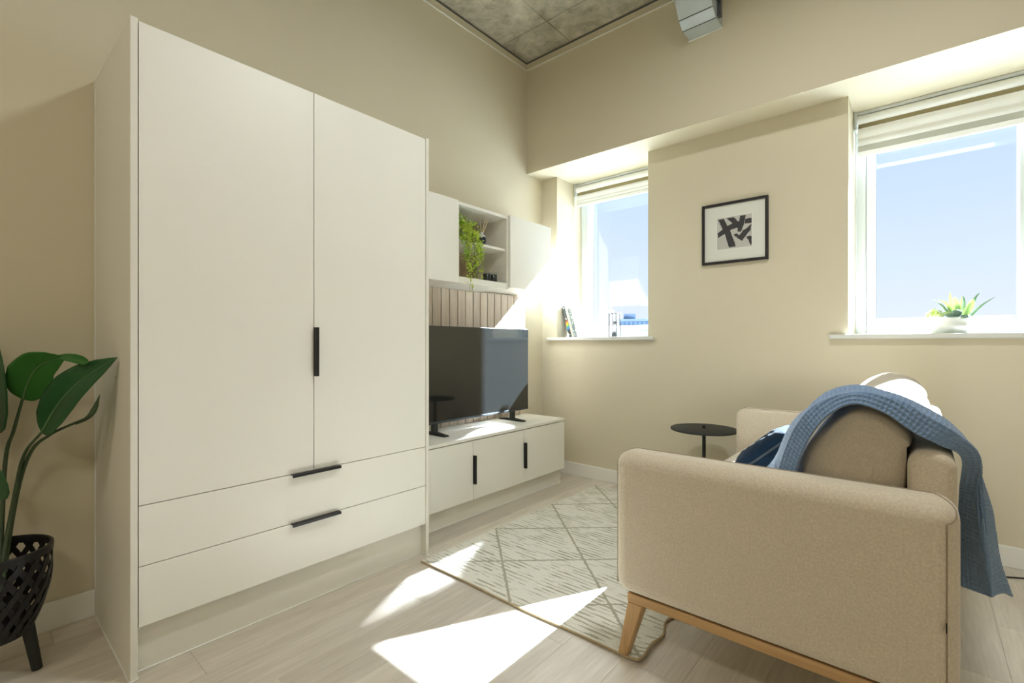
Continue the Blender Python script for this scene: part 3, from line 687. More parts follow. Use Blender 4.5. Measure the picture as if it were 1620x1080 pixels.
# folded blue throw draped over the near cushion and down the back of the sofa
def blanket():
    Nn = np.array([(2.262, -1.735, .520), (2.268, -1.772, .62), (2.285, -1.786, .725), (2.318, -1.789, .825), (2.368, -1.790, .905), (2.430, -1.790, .945), (2.500, -1.789, .925), (2.556, -1.786, .882), (2.606, -1.770, .850), (2.652, -1.70, .812), (2.656, -1.56, .70), (2.656, -1.50, .58), (2.657, -1.50, .40)])
    Rr = np.array([(2.225, -1.725, .528), (2.229, -1.755, .63), (2.243, -1.765, .745), (2.280, -1.768, .857), (2.345, -1.772, .940), (2.430, -1.775, .975), (2.515, -1.772, .962), (2.582, -1.768, .925), (2.640, -1.755, .885), (2.690, -1.70, .822), (2.700, -1.60, .70), (2.706, -1.57, .58), (2.722, -1.56, .41)])
    Ff = np.array([(2.085, -1.40, .520), (2.112, -1.42, .62), (2.160, -1.44, .70), (2.228, -1.44, .825), (2.312, -1.44, .910), (2.400, -1.44, .950), (2.482, -1.44, .948), (2.585, -1.44, .905), (2.645, -1.43, .858), (2.690, -1.42, .785), (2.716, -1.41, .66), (2.742, -1.40, .54), (2.785, -1.38, .362)])
    nu = 640; A, B, Cc = spline(Nn, nu), spline(Rr, nu), spline(Ff, nu)
    L = np.concatenate([[0], np.cumsum(np.linalg.norm(np.diff(B, axis=0), axis=1))])
    nv1, nv2 = 30, 150; rows = []
    # the waffle relief needs the surface normal, so lay the plain sheet out first
    t1 = np.linspace(0, 1, nv1)[:, None, None]; t2 = np.linspace(0, 1, nv2)[1:, None, None]
    G1 = A[None]*(1-t1)+B[None]*t1; G2 = B[None]*(1-t2)+Cc[None]*t2
    G2 = G2 + np.sin(t2*PI)*np.array([0, 0, .012])
    G = np.concatenate([G1, G2]).transpose(1, 0, 2)         # (nu, nv, 3)
    for _ in range(6):                                       # soften the fold
        G[:, 1:-1] = .5*G[:, 1:-1]+.25*(G[:, :-2]+G[:, 2:])
    Tu = np.gradient(G, axis=0); Tv = np.gradient(G, axis=1); Nr = np.cross(Tu, Tv); Nr /= np.linalg.norm(Nr, axis=2)[..., None]+1e-12
    if Nr[nu//2, -10, 2] < 0: Nr = -Nr
    dv = np.concatenate([np.zeros((nu, 1)), np.cumsum(np.linalg.norm(np.diff(G, axis=1), axis=2), axis=1)], 1)
    uu = L[:, None]+0*dv; p = .0125
    waf = np.abs(np.sin(PI*uu/p))*np.abs(np.sin(PI*dv/p)); waf = waf**.6
    soft = .006*np.sin(uu*11+dv*9)+.004*np.sin(uu*23-dv*17)
    top = G+Nr*(.001-.0034*waf+soft*np.clip(dv/.12, 0, 1))[..., None]
    bot = G-Nr*.011
    nv = G.shape[1]
    V = np.concatenate([top.reshape(-1, 3), bot.reshape(-1, 3)]); K = nu*nv
    i, j = np.meshgrid(np.arange(nu-1), np.arange(nv-1), indexing='ij'); q = (i*nv+j).ravel()
    F = np.stack([q, q+nv, q+nv+1, q+1], 1); F2 = F[:, ::-1]+K
    E_ = []
    for a_ in range(nu-1): E_.append([a_*nv, a_*nv+K, (a_+1)*nv+K, (a_+1)*nv]); b2 = a_*nv+nv-1; E_.append([b2, b2+nv, b2+nv+K, b2+K])
    for c2 in range(nv-1): E_.append([c2, c2+1, c2+1+K, c2+K]); b2 = (nu-1)*nv+c2; E_.append([b2, b2+K, b2+1+K, b2+1])
    F = np.concatenate([F, F2, np.array(E_)])
    o = obj('throw_blanket', V, F.tolist(), M['throw'], None, True)
    return tag(o, 'folded blue waffle-weave throw draped over the near back cushion and sofa back', 'blanket')
blanket()

# blue velvet scatter cushion
def pillow(cen, ux, uy, size, thick, mat, label, name='throw_pillow'):
    ux = np.array(ux, float); ux /= np.linalg.norm(ux); uy = np.array(uy, float); uy -= ux*(uy@ux); uy /= np.linalg.norm(uy); nz_ = np.cross(ux, uy); nz_ = nz_ if nz_[0] < 0 else -nz_
    t2 = thing(name, label, 'cushion', tuple(cen)); n_ = 64; V = []; F = []
    for sgn in (1, -1):
        for j in range(n_+1):
            for i in range(n_+1):
                u, v = 2*i/n_-1, 2*j/n_-1
                pin = 1-.07*(1-abs(u)**3)*abs(v)**4; pin2 = 1-.07*(1-abs(v)**3)*abs(u)**4
                h_ = ((1-u**4)*(1-v**4))**.55*thick/2
                h_ += (.004*math.sin(7*u+4*v)+.0014*math.sin(19*v-9*u+2*u*u)+.0007*math.sin(29*v+8*u))*(1-u*u)**1.2*(1-v**4)
                p = np.array(cen)+ux*(u*size*pin2)+uy*(v*size*pin)+nz_*sgn*max(h_, 0)
                V.append(p)
    m_ = (n_+1)**2
    for s, nm, mm in ((0, 'front_panel', mat), (1, 'back_panel', mat)):
        F = []
        for j in range(n_):
            for i in range(n_):
                f = [j*(n_+1)+i, j*(n_+1)+i+1, (j+1)*(n_+1)+i+1, (j+1)*(n_+1)+i]; F.append(f if s == 0 else f[::-1])
        o = obj(nm, V[s*m_:(s+1)*m_], F, mm, t2, True); o.shadow_terminator_geometry_offset = .3; o.shadow_terminator_shading_offset = .2
    ring_ = []
    for u, v in [(s, -1) for s in np.linspace(-1, 1, 24)]+[(1, s) for s in np.linspace(-1, 1, 24)]+[(s, 1) for s in np.linspace(1, -1, 24)]+[(-1, s) for s in np.linspace(1, -1, 24)]:
        pin = 1-.07*(1-abs(u)**3)*abs(v)**4; pin2 = 1-.07*(1-abs(v)**3)*abs(u)**4
        ring_.append(np.array(cen)+ux*(u*size*pin2)+uy*(v*size*pin))
    o = tube('piping', np.array(ring_), .005, M['grey_piping'], t2, 6); o['label'] = 'slate piped edge'
    return t2
pillow((2.060, -1.06, .632), (.0, 1, 0), (.72, 0, .64), .155, .12, M['velvet'], 'small dark blue velvet scatter cushion leaning in front of the throw')

# ------------------------------------------------------------------ side table
st = thing('side_table', 'round black metal side table between the sofa arm and the window wall', 'table', (1.518, -.298, 0))
lathe('table_top', [(.0, .556), (.199, .556), (.2035, .558), (.2035, .566), (.201, .568), (.0, .568)], M['blackmatt'], st, (1.518, -.298, 0), 64)
lathe('stem', [(.0, .014), (.011, .014), (.011, .5558), (.0, .5558)], M['blackmatt'], st, (1.518, -.298, 0), 20)
lathe('base', [(.0, .0098), (.135, .0098), (.138, .012), (.135, .0158), (.0, .0158)], M['blackmatt'], st, (1.518, -.298, 0), 48)
lathe('knob', [(.0, .5682), (.010, .5682), (.011, .584), (.008, .590), (.0, .591)], M['blackmatt'], st, (1.518, -.298, 0), 20)

# ------------------------------------------------------------------ framed print
fr = thing('framed_print', 'square black framed abstract black brushstroke print on the wall between the windows', 'picture', (1.619, -.001, 1.655))
fx0, fx1, fz0, fz1 = 1.411, 1.828, 1.655, 2.068
bm = bmesh.new(); ring(bm, fx0, fx1, fz0, fz1, .0175, -.026, -.001, .002); bmobj('frame', bm, M['frame'], fr)
mt = box('mount', (fx0+.0178, -.014, fz0+.0178), (fx1-.0178, -.004, fz1-.0178), M['paper'], fr)
px0, px1, pz0, pz1 = 1.510, 1.730, 1.752, 1.968
bm = bmesh.new(); ring(bm, px0-.004, px1+.004, pz0-.004, pz1+.004, .004, -.0152, -.0141, 0); bmobj('mount_bevel', bm, M['white'], mt)
pr = box('print', (px0, -.0148, pz0), (px1, -.0141, pz1), M['print'], mt)
def pz(X_, Y_):
    u = (X_-335)/380; t_top = 405-55*u; t_bot = 768-50*u
    return px0+(px1-px0)*u, pz1-(pz1-pz0)*(Y_-t_top)/(t_bot-t_top)
strokes = [[(345, 420), (412, 408), (450, 490), (475, 520), (545, 722), (470, 738), (430, 610), (395, 520)],
           [(342, 575), (390, 535), (450, 490), (520, 455), (572, 440), (580, 505), (500, 530), (440, 570), (400, 595), (346, 630)],
           [(440, 405), (520, 390), (560, 430), (600, 470), (560, 520), (500, 455)],
           [(592, 376), (650, 370), (632, 470), (600, 560), (560, 555), (575, 450)],
           [(645, 412), (712, 402), (712, 460), (640, 465)],
           [(712, 470), (700, 540), (660, 590), (612, 662), (560, 630), (548, 600), (590, 590), (625, 540), (660, 520), (690, 490)],
           [(655, 618), (690, 603), (712, 608), (712, 708), (697, 700), (680, 650)],
           [(520, 585), (560, 575), (580, 610), (540, 615)]]
for k, st_ in enumerate(strokes):
    P = [pz(*p) for p in st_]; bm = bmesh.new(); yy = -.01485-.00008*k
    rj = random.Random(k); Q = []
    for a_, b2 in zip(P, P[1:]+P[:1]):
        for t in np.linspace(0, 1, 6)[:-1]: Q.append((a_[0]+(b2[0]-a_[0])*t+rj.uniform(-.0012, .0012), a_[1]+(b2[1]-a_[1])*t+rj.uniform(-.0012, .0012)))
    Q = [(min(max(x_, px0+.001), px1-.001), min(max(z_, pz0+.001), pz1-.001)) for x_, z_ in Q]
    f = bm.faces.new([bm.verts.new((x_, yy, z_)) for x_, z_ in Q]); bmesh.ops.triangulate(bm, faces=[f])
    bmobj('brush_stroke', bm, M['ink'], mt)

# ------------------------------------------------------------------ books on the first sill
M['b_dark'] = plain('charcoal_book_cloth', (.06, .065, .065), .6, .3); M['b_cream'] = plain('cream_book_cover', (.44, .43, .37), .6, .3)
M['b_white'] = plain('white_book_cover', (.80, .81, .79), .45, .4); M['pages'] = plain('book_pages', (.66, .63, .55), .8, .2, var=.08, scale=200)
m, n, b = new_mat('grey_patterned_cover'); setin(b, Roughness=.5)
tcn = N(n, 'ShaderNodeTexCoord'); vo = N(n, 'ShaderNodeTexVoronoi', feature='DISTANCE_TO_EDGE'); setin(vo, Scale=38); n.links.new(tcn.outputs['Object'], vo.inputs['Vector'])
r = N(n, 'ShaderNodeValToRGB'); r.color_ramp.elements[0].position = .05; r.color_ramp.elements[1].position = .16; r.color_ramp.elements[0].color = (.10, .13, .13, 1); r.color_ramp.elements[1].color = (.36, .39, .38, 1)
n.links.new(vo.outputs['Distance'], r.inputs[0]); n.links.new(r.outputs[0], b.inputs['Base Color']); M['b_grey'] = m
rb = [plain('spine_stripe_%d' % i, c_, .5, .3) for i, c_ in enumerate([(.75, .12, .03), (.80, .35, .02), (.75, .62, .04), (.18, .45, .06), (.04, .32, .55), (.05, .20, .55)])]
TILT = math.radians(16.0)
def book(xb, y0_, w_, h_, d_, mat, label, extra=None):
    t2 = thing('book', label, 'book', (xb, y0_, SILL), 'books leaning on the window sill')
    ct, st2 = math.cos(TILT), math.sin(TILT)
    z_lift = 0.0
    def tf(x_, y_, z_): return (xb+x_*ct-z_*st2, y0_+y_, SILL+.0005+x_*st2+z_*ct)
    def pbox(name, a, b2, mt_, par=None, bev=.0008):
        bm = bmesh.new(); add_box(bm, a, b2, bev, 1)
        for v in bm.verts: v.co = tf(*v.co)
        return bmobj(name, bm, mt_, par or t2)
    cv = .0025
    pbox('front_cover', (w_-cv, 0, 0), (w_, d_, h_), mat); pbox('back_cover', (0, 0, 0), (cv, d_, h_), mat)
    s_ = pbox('spine', (cv, 0, 0), (w_-cv, cv, h_), mat); pbox('page_block', (cv, cv, .003), (w_-cv, d_-.004, h_-.003), M['pages'])
    if extra == 'rainbow':
        for i in range(6):
            bm = bmesh.new(); z0_ = h_*(.46-.045*i); add_box(bm, (.002, -.0006, z0_), (w_-.002, .0004, z0_+h_*.042))
            for v in bm.verts: v.co = tf(v.co.x, v.co.y, v.co.z+(v.co.x-.01)*.35)
            bmobj('spine_stripe', bm, rb[i], s_)
        for z0_, q_ in ((.90, .05), (.55, .06), (.06, .025)):
            bm = bmesh.new(); add_box(bm, (.009, -.0006, h_*z0_), (w_-.009, .0004, h_*(z0_+q_)))
            for v in bm.verts: v.co = tf(*v.co)
            bmobj('spine_mark', bm, M['b_white'], s_)
    return t2
bx = .243
for w_, h_, d_, mk, lb, ex in ((.027, .285, .20, 'b_dark', 'charcoal book with a rainbow striped spine, leaning against the window reveal', 'rainbow'),
                               (.024, .280, .205, 'b_cream', 'plain cream book leaning between the rainbow spine and the grey patterned book', None),
                               (.030, .262, .19, 'b_grey', 'book with grey and white patterned spine, third from the window reveal', None),
                               (.016, .282, .215, 'b_white', 'tall white book behind the shorter white one, fourth from the reveal', None),
                               (.014, .250, .215, 'b_white', 'shorter white book at the outer end of the leaning row, cover showing', None)):
    book(bx, .065, w_, h_, d_, M[mk], lb, ex); bx += w_/math.cos(TILT)+.0006

# ------------------------------------------------------------------ hourglass
HX, HY = .655, .12
hg = thing('hourglass', 'small square hourglass with dark rods and grey sand on the window sill', 'hourglass', (HX, HY, SILL))
box('base_plate', (HX-.038, HY-.038, SILL+.0003), (HX+.038, HY+.038, SILL+.005), M['black'], hg, .001, 1)
box('top_plate', (HX-.038, HY-.038, SILL+.190), (HX+.038, HY+.038, SILL+.195), M['black'], hg, .001, 1)
for sx_ in (-1, 1):
    for sy_ in (-1, 1): tube('rod', [(HX+sx_*.033, HY+sy_*.033, SILL+.004), (HX+sx_*.033, HY+sy_*.033, SILL+.202)], .0042, M['black'], hg, 8)
lathe('glass_bulb', [(.020, .0052), (.028, .014), (.030, .035), (.027, .058), (.014, .082), (.004, .0955), (.004, .0995), (.014, .113), (.027, .137), (.030, .160), (.028, .181), (.020, .1898)], M['clear'], hg, (HX, HY, SILL), 28)
lathe('sand', [(.0, .008), (.024, .008), (.027, .02), (.027, .032), (.012, .044), (.0, .048)], M['sand'], hg, (HX, HY, SILL), 24)
lathe('sand', [(.0, .101), (.008, .108), (.020, .126), (.0205, .128), (.0, .126)], M['sand'], hg, (HX, HY, SILL), 24)

# ------------------------------------------------------------------ leaf builder
def leaf_data(mid, width, side, fold=.25, n_=24, m_=6, tip=.0, base=.0, prof=None, curl=0):
    mid = spline(mid, n_); V = []; F = []; side = np.asarray(side, float)
    T = np.gradient(mid, axis=0); T /= np.linalg.norm(T, axis=1)[:, None]
    for i in range(n_):
        t = i/(n_-1); s = side-T[i]*(side@T[i]); s /= np.linalg.norm(s)+1e-9; nn_ = np.cross(T[i], s)
        if prof is None: wv_ = width*(math.sin(PI*min(1, t**.62))**.85 if 0 < t < 1 else 0)
        else: wv_ = width*np.interp(t, prof[0], prof[1])
        wv_ = max(wv_, .0006)
        for k in range(-m_, m_+1):
            a_ = k/m_; V.append(mid[i]+s*wv_*a_*(1-.12*fold*abs(a_))+nn_*(fold*wv_*(abs(a_)-.35*a_*a_)+curl*wv_*a_*t))
    c_ = 2*m_+1
    F = [[i*c_+k, i*c_+k+1, (i+1)*c_+k+1, (i+1)*c_+k] for i in range(n_-1) for k in range(c_-1)]
    return V, F, mid
def leaf(name, mat, parent, *a, th=.0012, **k):
    V, F, mid = leaf_data(*a, **k); o = obj(name, V, F, mat, parent, True)
    md = o.modifiers.new('thick', 'SOLIDIFY'); md.thickness = th; md.offset = 0
    return o, mid

# ------------------------------------------------------------------ succulent bowl on the second sill
BX, BY = 2.695, .165
sb = thing('succulent_bowl', 'white waisted ceramic bowl of aloe and small succulents on the sunny window sill', 'plant', (BX, BY, SILL))
lathe('bowl', [(.0, .0005), (.066, .0005), (.074, .004), (.092, .018), (.113, .031), (.119, .036), (.1185, .040), (.106, .046), (.104, .050), (.097, .056), (.093, .066), (.092, .085), (.088, .087), (.085, .084), (.086, .062), (.0, .060)], M['ceramic'], sb, (BX, BY, SILL), 56)
lathe('soil', [(.0, .066), (.085, .066), (.083, .073), (.04, .078), (.0, .079)], M['soil'], sb, (BX, BY, SILL), 32)
def bp3(X_, Y_, dy=0):                     # bowl-plane coordinates, measured off the rim (9 units = 1 px, 381 px = 1 m)
    return np.array([BX+((X_/9-63)/381), BY+dy, SILL+.083+((74-Y_/9)/381)])
def aloe(tip, mid, base, w_, dyt, dyb, mat='aloe', prof=None):
    P = [bp3(*base, dyb)-np.array([0, 0, .01]), bp3(*mid, (dyt+dyb)/2), bp3(*tip, dyt)]
    leaf('aloe_leaf', M[mat], sb, P, w_/9/381/2, (1, -.25, 0), fold=.5, n_=18, m_=3, prof=prof or ([0, .15, .45, .8, 1], [.8, 1, .85, .4, 0]), th=.003)
aloe((568, 150), (575, 330), (600, 560), 75, .01, 0); aloe((625, 268), (640, 400), (670, 580), 120, -.03, -.01, prof=([0, .3, .6, .85, 1], [.7, 1, .95, .65, .25]))
aloe((737, 250), (718, 400), (700, 560), 60, .03, .01); aloe((750, 225), (768, 330), (760, 520), 40, .04, .02, 'aloe_dark')
aloe((885, 320), (830, 460), (745, 610), 120, -.02, -.02, prof=([0, .3, .6, .85, 1], [.6, 1, .95, .6, .15])); aloe((990, 178), (910, 300), (820, 560), 55, .05, .02, 'aloe_dark')
aloe((1175, 288), (1000, 430), (825, 620), 42, .0, 0, 'aloe_dark'); aloe((412, 290), (520, 380), (600, 560), 60, .02, 0); aloe((330, 300), (450, 410), (575, 570), 42, -.01, 0, 'aloe_dark')
aloe((690, 300), (690, 400), (690, 560), 34, .02, .01); aloe((500, 430), (545, 480), (590, 590), 40, -.03, -.02)
def rosette(X_, Y_, dy, r_, tilt, mat='rosette', w_=1.0):
    c0 = bp3(X_, Y_, dy); n_ = 10; V = []; F = []
    for s in (0, 1):
        for i in range(6):
            for k in range(20):
                a_ = 2*PI*k/20; q = i/5; h_ = .004*(1-q*q)**.5*(1 if s == 0 else -1)
                x_, z_ = r_*q*math.cos(a_)*w_, r_*q*math.sin(a_)*(1 if math.sin(a_) < 0 else .8)
                V.append(c0+np.array([x_, -h_*2+z_*math.sin(tilt), z_*math.cos(tilt)]))
    for s in (0, 1):
        b0 = s*120
        for i in range(5):
            for k in range(20): F.append([b0+i*20+k, b0+i*20+(k+1) % 20, b0+(i+1)*20+(k+1) % 20, b0+(i+1)*20+k])
    obj('succulent_leaf', V, F, M[mat], sb, True)
rosette(648, 565, -.055, .0225, .25); rosette(600, 635, -.07, .018, 1.2, 'rosette', 1.6); rosette(770, 632, -.06, .016, .9, 'rosette', 1.3); rosette(520, 570, -.05, .016, .6, 'aloe', 1.3); rosette(720, 660, -.07, .014, 1.2, 'rosette', 1.5); rosette(560, 600, -.06, .016, .8, 'rosette', 1.4)
rs = random.Random(3); V = []; F = []
for k in range(420):
    u, v, w2 = rs.gauss(0, 1), rs.gauss(0, 1), abs(rs.gauss(0, 1)); nrm = math.sqrt(u*u+v*v+w2*w2)
    R = .034; c0 = bp3(345, 640, -.03); p = c0+np.array([u*R*1.05, v*R*.9, w2*R*1.2])/nrm*rs.uniform(.6, 1.1); d = np.array([u, v, w2+.3]); d /= np.linalg.norm(d)
    s = np.cross(d, (.3, .2, 1)); s /= np.linalg.norm(s); t3 = np.cross(d, s); l_ = rs.uniform(.006, .011); b0 = len(V)
    V += [p-s*.0016, p+t3*.0016, p+s*.0016, p-t3*.0016, p+d*l_]; F += [[b0, b0+1, b0+4], [b0+1, b0+2, b0+4], [b0+2, b0+3, b0+4], [b0+3, b0, b0+4]]
o = obj('sedum_cluster', V, F, M['sedum'], sb); o['kind'] = 'stuff'

# ------------------------------------------------------------------ things in the open niche
# trailing plant in a white pot
TP = (.235, -1.235, 1.7932)
tp = thing('trailing_plant', 'yellow-green trailing plant in a white pot spilling from the niche shelf', 'plant', TP)
lathe('pot', [(.0, .0003), (.036, .0003), (.040, .006), (.050, .085), (.051, .092), (.046, .092), (.042, .070), (.0, .068)], M['ceramic'], tp, TP, 32)
lathe('soil', [(.0, .069), (.0425, .069), (.040, .080), (.0, .084)], M['soil'], tp, TP, 24)
vines = [((.26, -1.28, 1.86), (.318, -1.275, 1.80), (.338, -1.27, 1.70), (.336, -1.265, 1.66)), ((.27, -1.25, 1.88), (.325, -1.25, 1.84), (.345, -1.25, 1.72), (.342, -1.245, 1.60)),
         ((.27, -1.24, 1.88), (.325, -1.235, 1.83), (.345, -1.23, 1.66), (.340, -1.24, 1.455)), ((.27, -1.22, 1.88), (.325, -1.21, 1.83), (.345, -1.20, 1.70), (.340, -1.205, 1.565)),
         ((.27, -1.20, 1.88), (.33, -1.18, 1.83), (.345, -1.165, 1.72), (.338, -1.16, 1.63)), ((.27, -1.19, 1.88), (.33, -1.15, 1.81), (.345, -1.13, 1.72), (.338, -1.125, 1.545)),
         ((.26, -1.20, 1.87), (.318, -1.17, 1.82), (.335, -1.13, 1.74), (.330, -1.115, 1.675)),
         ((.27, -1.26, 1.88), (.33, -1.265, 1.85), (.350, -1.26, 1.74), (.345, -1.255, 1.54)), ((.27, -1.23, 1.88), (.335, -1.195, 1.84), (.355, -1.185, 1.76), (.35, -1.18, 1.67))]
rs = random.Random(11)
def tiny_leaves(pts, V, F, sz, n_):
    for k in range(n_):
        p = pts[rs.randrange(len(pts))]+np.array([rs.gauss(0, .009), rs.gauss(0, .011), rs.gauss(0, .008)])
        d = np.array([rs.gauss(.4, .6), rs.gauss(0, .7), rs.gauss(-.2, .7)]); d /= np.linalg.norm(d)+1e-9
        s = np.cross(d, np.array([rs.gauss(0, 1), rs.gauss(0, 1), rs.gauss(0, 1)])); s /= np.linalg.norm(s)+1e-9; u_ = np.cross(s, d)
        z_ = sz*rs.uniform(.6, 1.25); b0 = len(V)
        V += [p, p+d*z_*.35+s*z_*.42, p+d*z_*.8+s*z_*.36+u_*z_*.1, p+d*z_*1.05, p+d*z_*.8-s*z_*.36+u_*z_*.1, p+d*z_*.35-s*z_*.42]
        F += [[b0, b0+1, b0+2, b0+3], [b0, b0+3, b0+4, b0+5]]
for i, v_ in enumerate(vines):
    P = spline(v_, 40); P += np.array([[0, .005*math.sin(k*.5+i), .0] for k in range(40)])
    o = tube('vine', P, .0011, M['stem'], tp, 5)
    V, F = [], []; tiny_leaves(P, V, F, .0125, 150); lf = obj('leaf_spray', V, F, M['trail' if i % 3 else 'trail2'], o); lf['kind'] = 'stuff'
V, F = [], []
cr = [np.array([TP[0]+rs.gauss(0, .032), TP[1]+rs.gauss(.01, .034), TP[2]+.10+abs(rs.gauss(0, .022))]) for _ in range(160)]
tiny_leaves(cr, V, F, .014, 480); o = obj('crown_foliage', V, F, M['trail2'], tp); o['kind'] = 'stuff'
V, F = [], []
cr = [np.array([.315+rs.gauss(0, .012), -1.215+rs.gauss(0, .045), 1.84+rs.gauss(0, .03)]) for _ in range(120)]
tiny_leaves(cr, V, F, .013, 330); o = obj('crown_foliage', V, F, M['trail'], tp); o['kind'] = 'stuff'
# reed diffuser
RD = (.245, -1.03, 1.7932)
rd = thing('reed_diffuser', 'dark bottle reed diffuser with three pale reeds on the niche shelf', 'diffuser', RD)
lathe('bottle', [(.0, .0003), (.031, .0003), (.034, .004), (.034, .045), (.031, .058), (.0, .060)], M['bottle'], rd, RD, 32)
lathe('bottle_shoulder', [(.031, .0585), (.024, .072), (.013, .079), (.011, .092), (.013, .094), (.009, .094), (.008, .080), (.006, .0605)], M['bottle_top'], rd, RD, 32)
for a_, b2 in (((0, 0), (-.006, -.012)), ((.002, .003), (.012, .025)), ((-.002, .002), (.006, .065))):
    tube('reed', [(RD[0]+a_[0], RD[1]+a_[1], RD[2]+.062), (RD[0]+b2[0], RD[1]+b2[1], RD[2]+.205-abs(b2[1])*.1)], .0022, M['reed'], rd, 6)
# two candles
for k, yy in enumerate((-.975, -.912)):
    cp = (.245, yy, 1.5452)
    cd = thing('candle', ['black candle in clear glass on the lower niche shelf, the one nearer the trailing plant', 'black candle in clear glass on the lower niche shelf, the one against the side panel'][k], 'candle', cp, 'candles in the niche')
    lathe('glass_tumbler', [(.0, .0003), (.029, .0003), (.0305, .003), (.0305, .074), (.0285, .074), (.0285, .006), (.0, .006)], M['clear'], cd, cp, 32)
    lathe('wax', [(.0, .0063), (.0282, .0063), (.0282, .056), (.027, .0575), (.0, .056)], M['wax'], cd, cp, 32)
    tube('wick', [(cp[0], cp[1], cp[2]+.055), (cp[0]+.001, cp[1], cp[2]+.066)], .0009, M['reed'], cd, 5)

# ------------------------------------------------------------------ potted bird of paradise in a woven basket
PC = np.array([.263, -3.335]); RZ, RB, RR = .430, .150, .136
pp = thing('potted_bird_of_paradise', 'tall dark green broad-leaved plant in a black woven basket on legs beside the wardrobe', 'plant', (PC[0], PC[1], 0))
def brad(z_): t = (z_-RB)/(RZ-RB); return RR*(.62+.40*math.sin(PI/2*min(1, t*1.35))**.9-.02*t) if t > .02 else RR*.62
NB = 18
def strip(dirn, k, r_off):
    P = []; n_ = 22
    for i in range(n_):
        t = i/(n_-1); z_ = RB+.006+(RZ-RB-.024)*t; a_ = 2*PI*k/NB+dirn*t*1.15; rr = brad(z_)+r_off+dirn*.0012
        P.append((a_, rr, z_))
    V = []; F = []
    for (a_, rr, z_) in P:
        for da, dr in ((-1, -.0015), (1, -.0015), (1, .0015), (-1, .0015)):
            a2 = a_+da*.0080/rr*1.0; V.append((PC[0]+(rr+dr)*math.cos(a2), PC[1]+(rr+dr)*math.sin(a2), z_-da*dirn*.003))
    for i in range(n_-1):
        for j in range(4): F.append([i*4+j, i*4+(j+1) % 4, (i+1)*4+(j+1) % 4, (i+1)*4+j])
    F += [[0, 1, 2, 3], [n_*4-1, n_*4-2, n_*4-3, n_*4-4]]
    return V, F
bk = lathe('basket_base', [(.0, RB-.004), (brad(RB), RB-.004), (brad(RB)+.004, RB+.004), (brad(RB)+.002, RB+.05), (brad(RB)-.004, RB+.05), (brad(RB)-.004, RB+.004), (.0, RB+.004)], M['black'], pp, (PC[0], PC[1], 0), 44)
rim = lathe('basket_rim', [(brad(RZ)-.004, RZ-.026), (brad(RZ)+.005, RZ-.026), (brad(RZ)+.006, RZ-.003), (brad(RZ)+.003, RZ), (brad(RZ)-.003, RZ), (brad(RZ)-.005, RZ-.003)], M['black'], pp, (PC[0], PC[1], 0), 56, closed=True)
for dirn in (1, -1):
    for k in range(NB):
        V, F = strip(dirn, k, 0); obj('woven_strip', V, F, M['black'], pp)
lathe('inner_pot', [(.0, RB+.006), (.072, RB+.006), (.086, RB+.085), (.086, RB+.092), (.0, RB+.090)], M['rubber'], pp, (PC[0], PC[1], 0), 32)
for a_ in (1.39, 1.39+2*PI/3, 1.39+4*PI/3):
    d = np.array([math.cos(a_), math.sin(a_)]); b0 = PC+d*.075; b1 = PC+d*.100
    V, F = tube_data([(b0[0], b0[1], RB+.02), (b1[0], b1[1], .0)], [.018, .0145], 18)
    V = np.array(V); V[:, 2] = np.maximum(V[:, 2], 0); o = obj('leg', V, F, M['blackmatt'], pp, True); autosmooth(o)
def A(px, py, d): return at(px, py, d)
D0 = 1.66
# stems
stems = [[(PC[0]-.01, PC[1], .24), A(22, 790, 1.69), A(38, 720, 1.68), A(67, 682, 1.67)], [(PC[0]-.03, PC[1]+.01, .24), A(8, 735, 1.72), A(22, 680, 1.71), A(36, 630, 1.70)],
         [(PC[0]-.005, PC[1]+.01, .24), A(24, 795, 1.70), A(47, 718, 1.69), A(80, 687, 1.68), A(137, 661, 1.665)], [(PC[0]-.05, PC[1]-.01, .24), A(-30, 800, 1.72), A(-20, 720, 1.70), A(-6, 684, 1.69)],
         [(PC[0]-.03, PC[1]-.02, .24), A(-30, 830, 1.60), A(-12, 800, 1.60), A(-6, 790, 1.60)]]
for s in stems: tube('stem', spline(s, 30), np.linspace(.0075, .0042, 30), M['stem'], pp, 8)
lw = RT
def big(name, mid, w_, side, mat, prof=([0, .04, .12, .3, .5, .7, .85, .95, 1], [.05, .45, .78, 1, .97, .75, .45, .17, 0]), fold=.22, **k):
    o, m_ = leaf(name, M[mat], pp, mid, w_, side, fold=fold, n_=34, m_=7, prof=prof, **k)
    tube('midrib', spline(mid, 30)-FW*.0015, np.linspace(.004, .0008, 30), M['leaf_midrib'], o, 6)
nrm = FW
def sidev(p, q): d = np.asarray(q)-np.asarray(p); s = np.cross(d, FW); return s/np.linalg.norm(s)
m3_ = [A(66, 684, 1.67), A(92, 640, 1.65), A(128, 602, 1.64), A(186, 565, 1.655)]
big('leaf', m3_, .077, sidev(m3_[0], m3_[-1])+.25*FW, 'leaf_big')
m2_ = [A(36, 631, 1.70), A(47, 600, 1.68), A(66, 577, 1.67), A(100, 565, 1.66)]
big('leaf', m2_, .072, sidev(m2_[0], m2_[-1])-.35*FW, 'leaf_mid', prof=([0, .04, .15, .4, .65, .85, 1], [.05, .5, .85, 1, .85, .5, .12]))
m2b = [A(92, 564, 1.665), A(115, 566, 1.64), A(140, 572, 1.63)]
leaf('leaf_tip', M['leaf_mid'], pp, m2b, .018, np.array([0, 0, 1.]), fold=.3, n_=16, m_=4, prof=([0, .3, .7, .9, 1], [.35, .75, .95, .8, .3]))
m4_ = [A(120, 670, 1.67), A(140, 660, 1.66), A(152, 646, 1.655), A(158, 624, 1.65)]
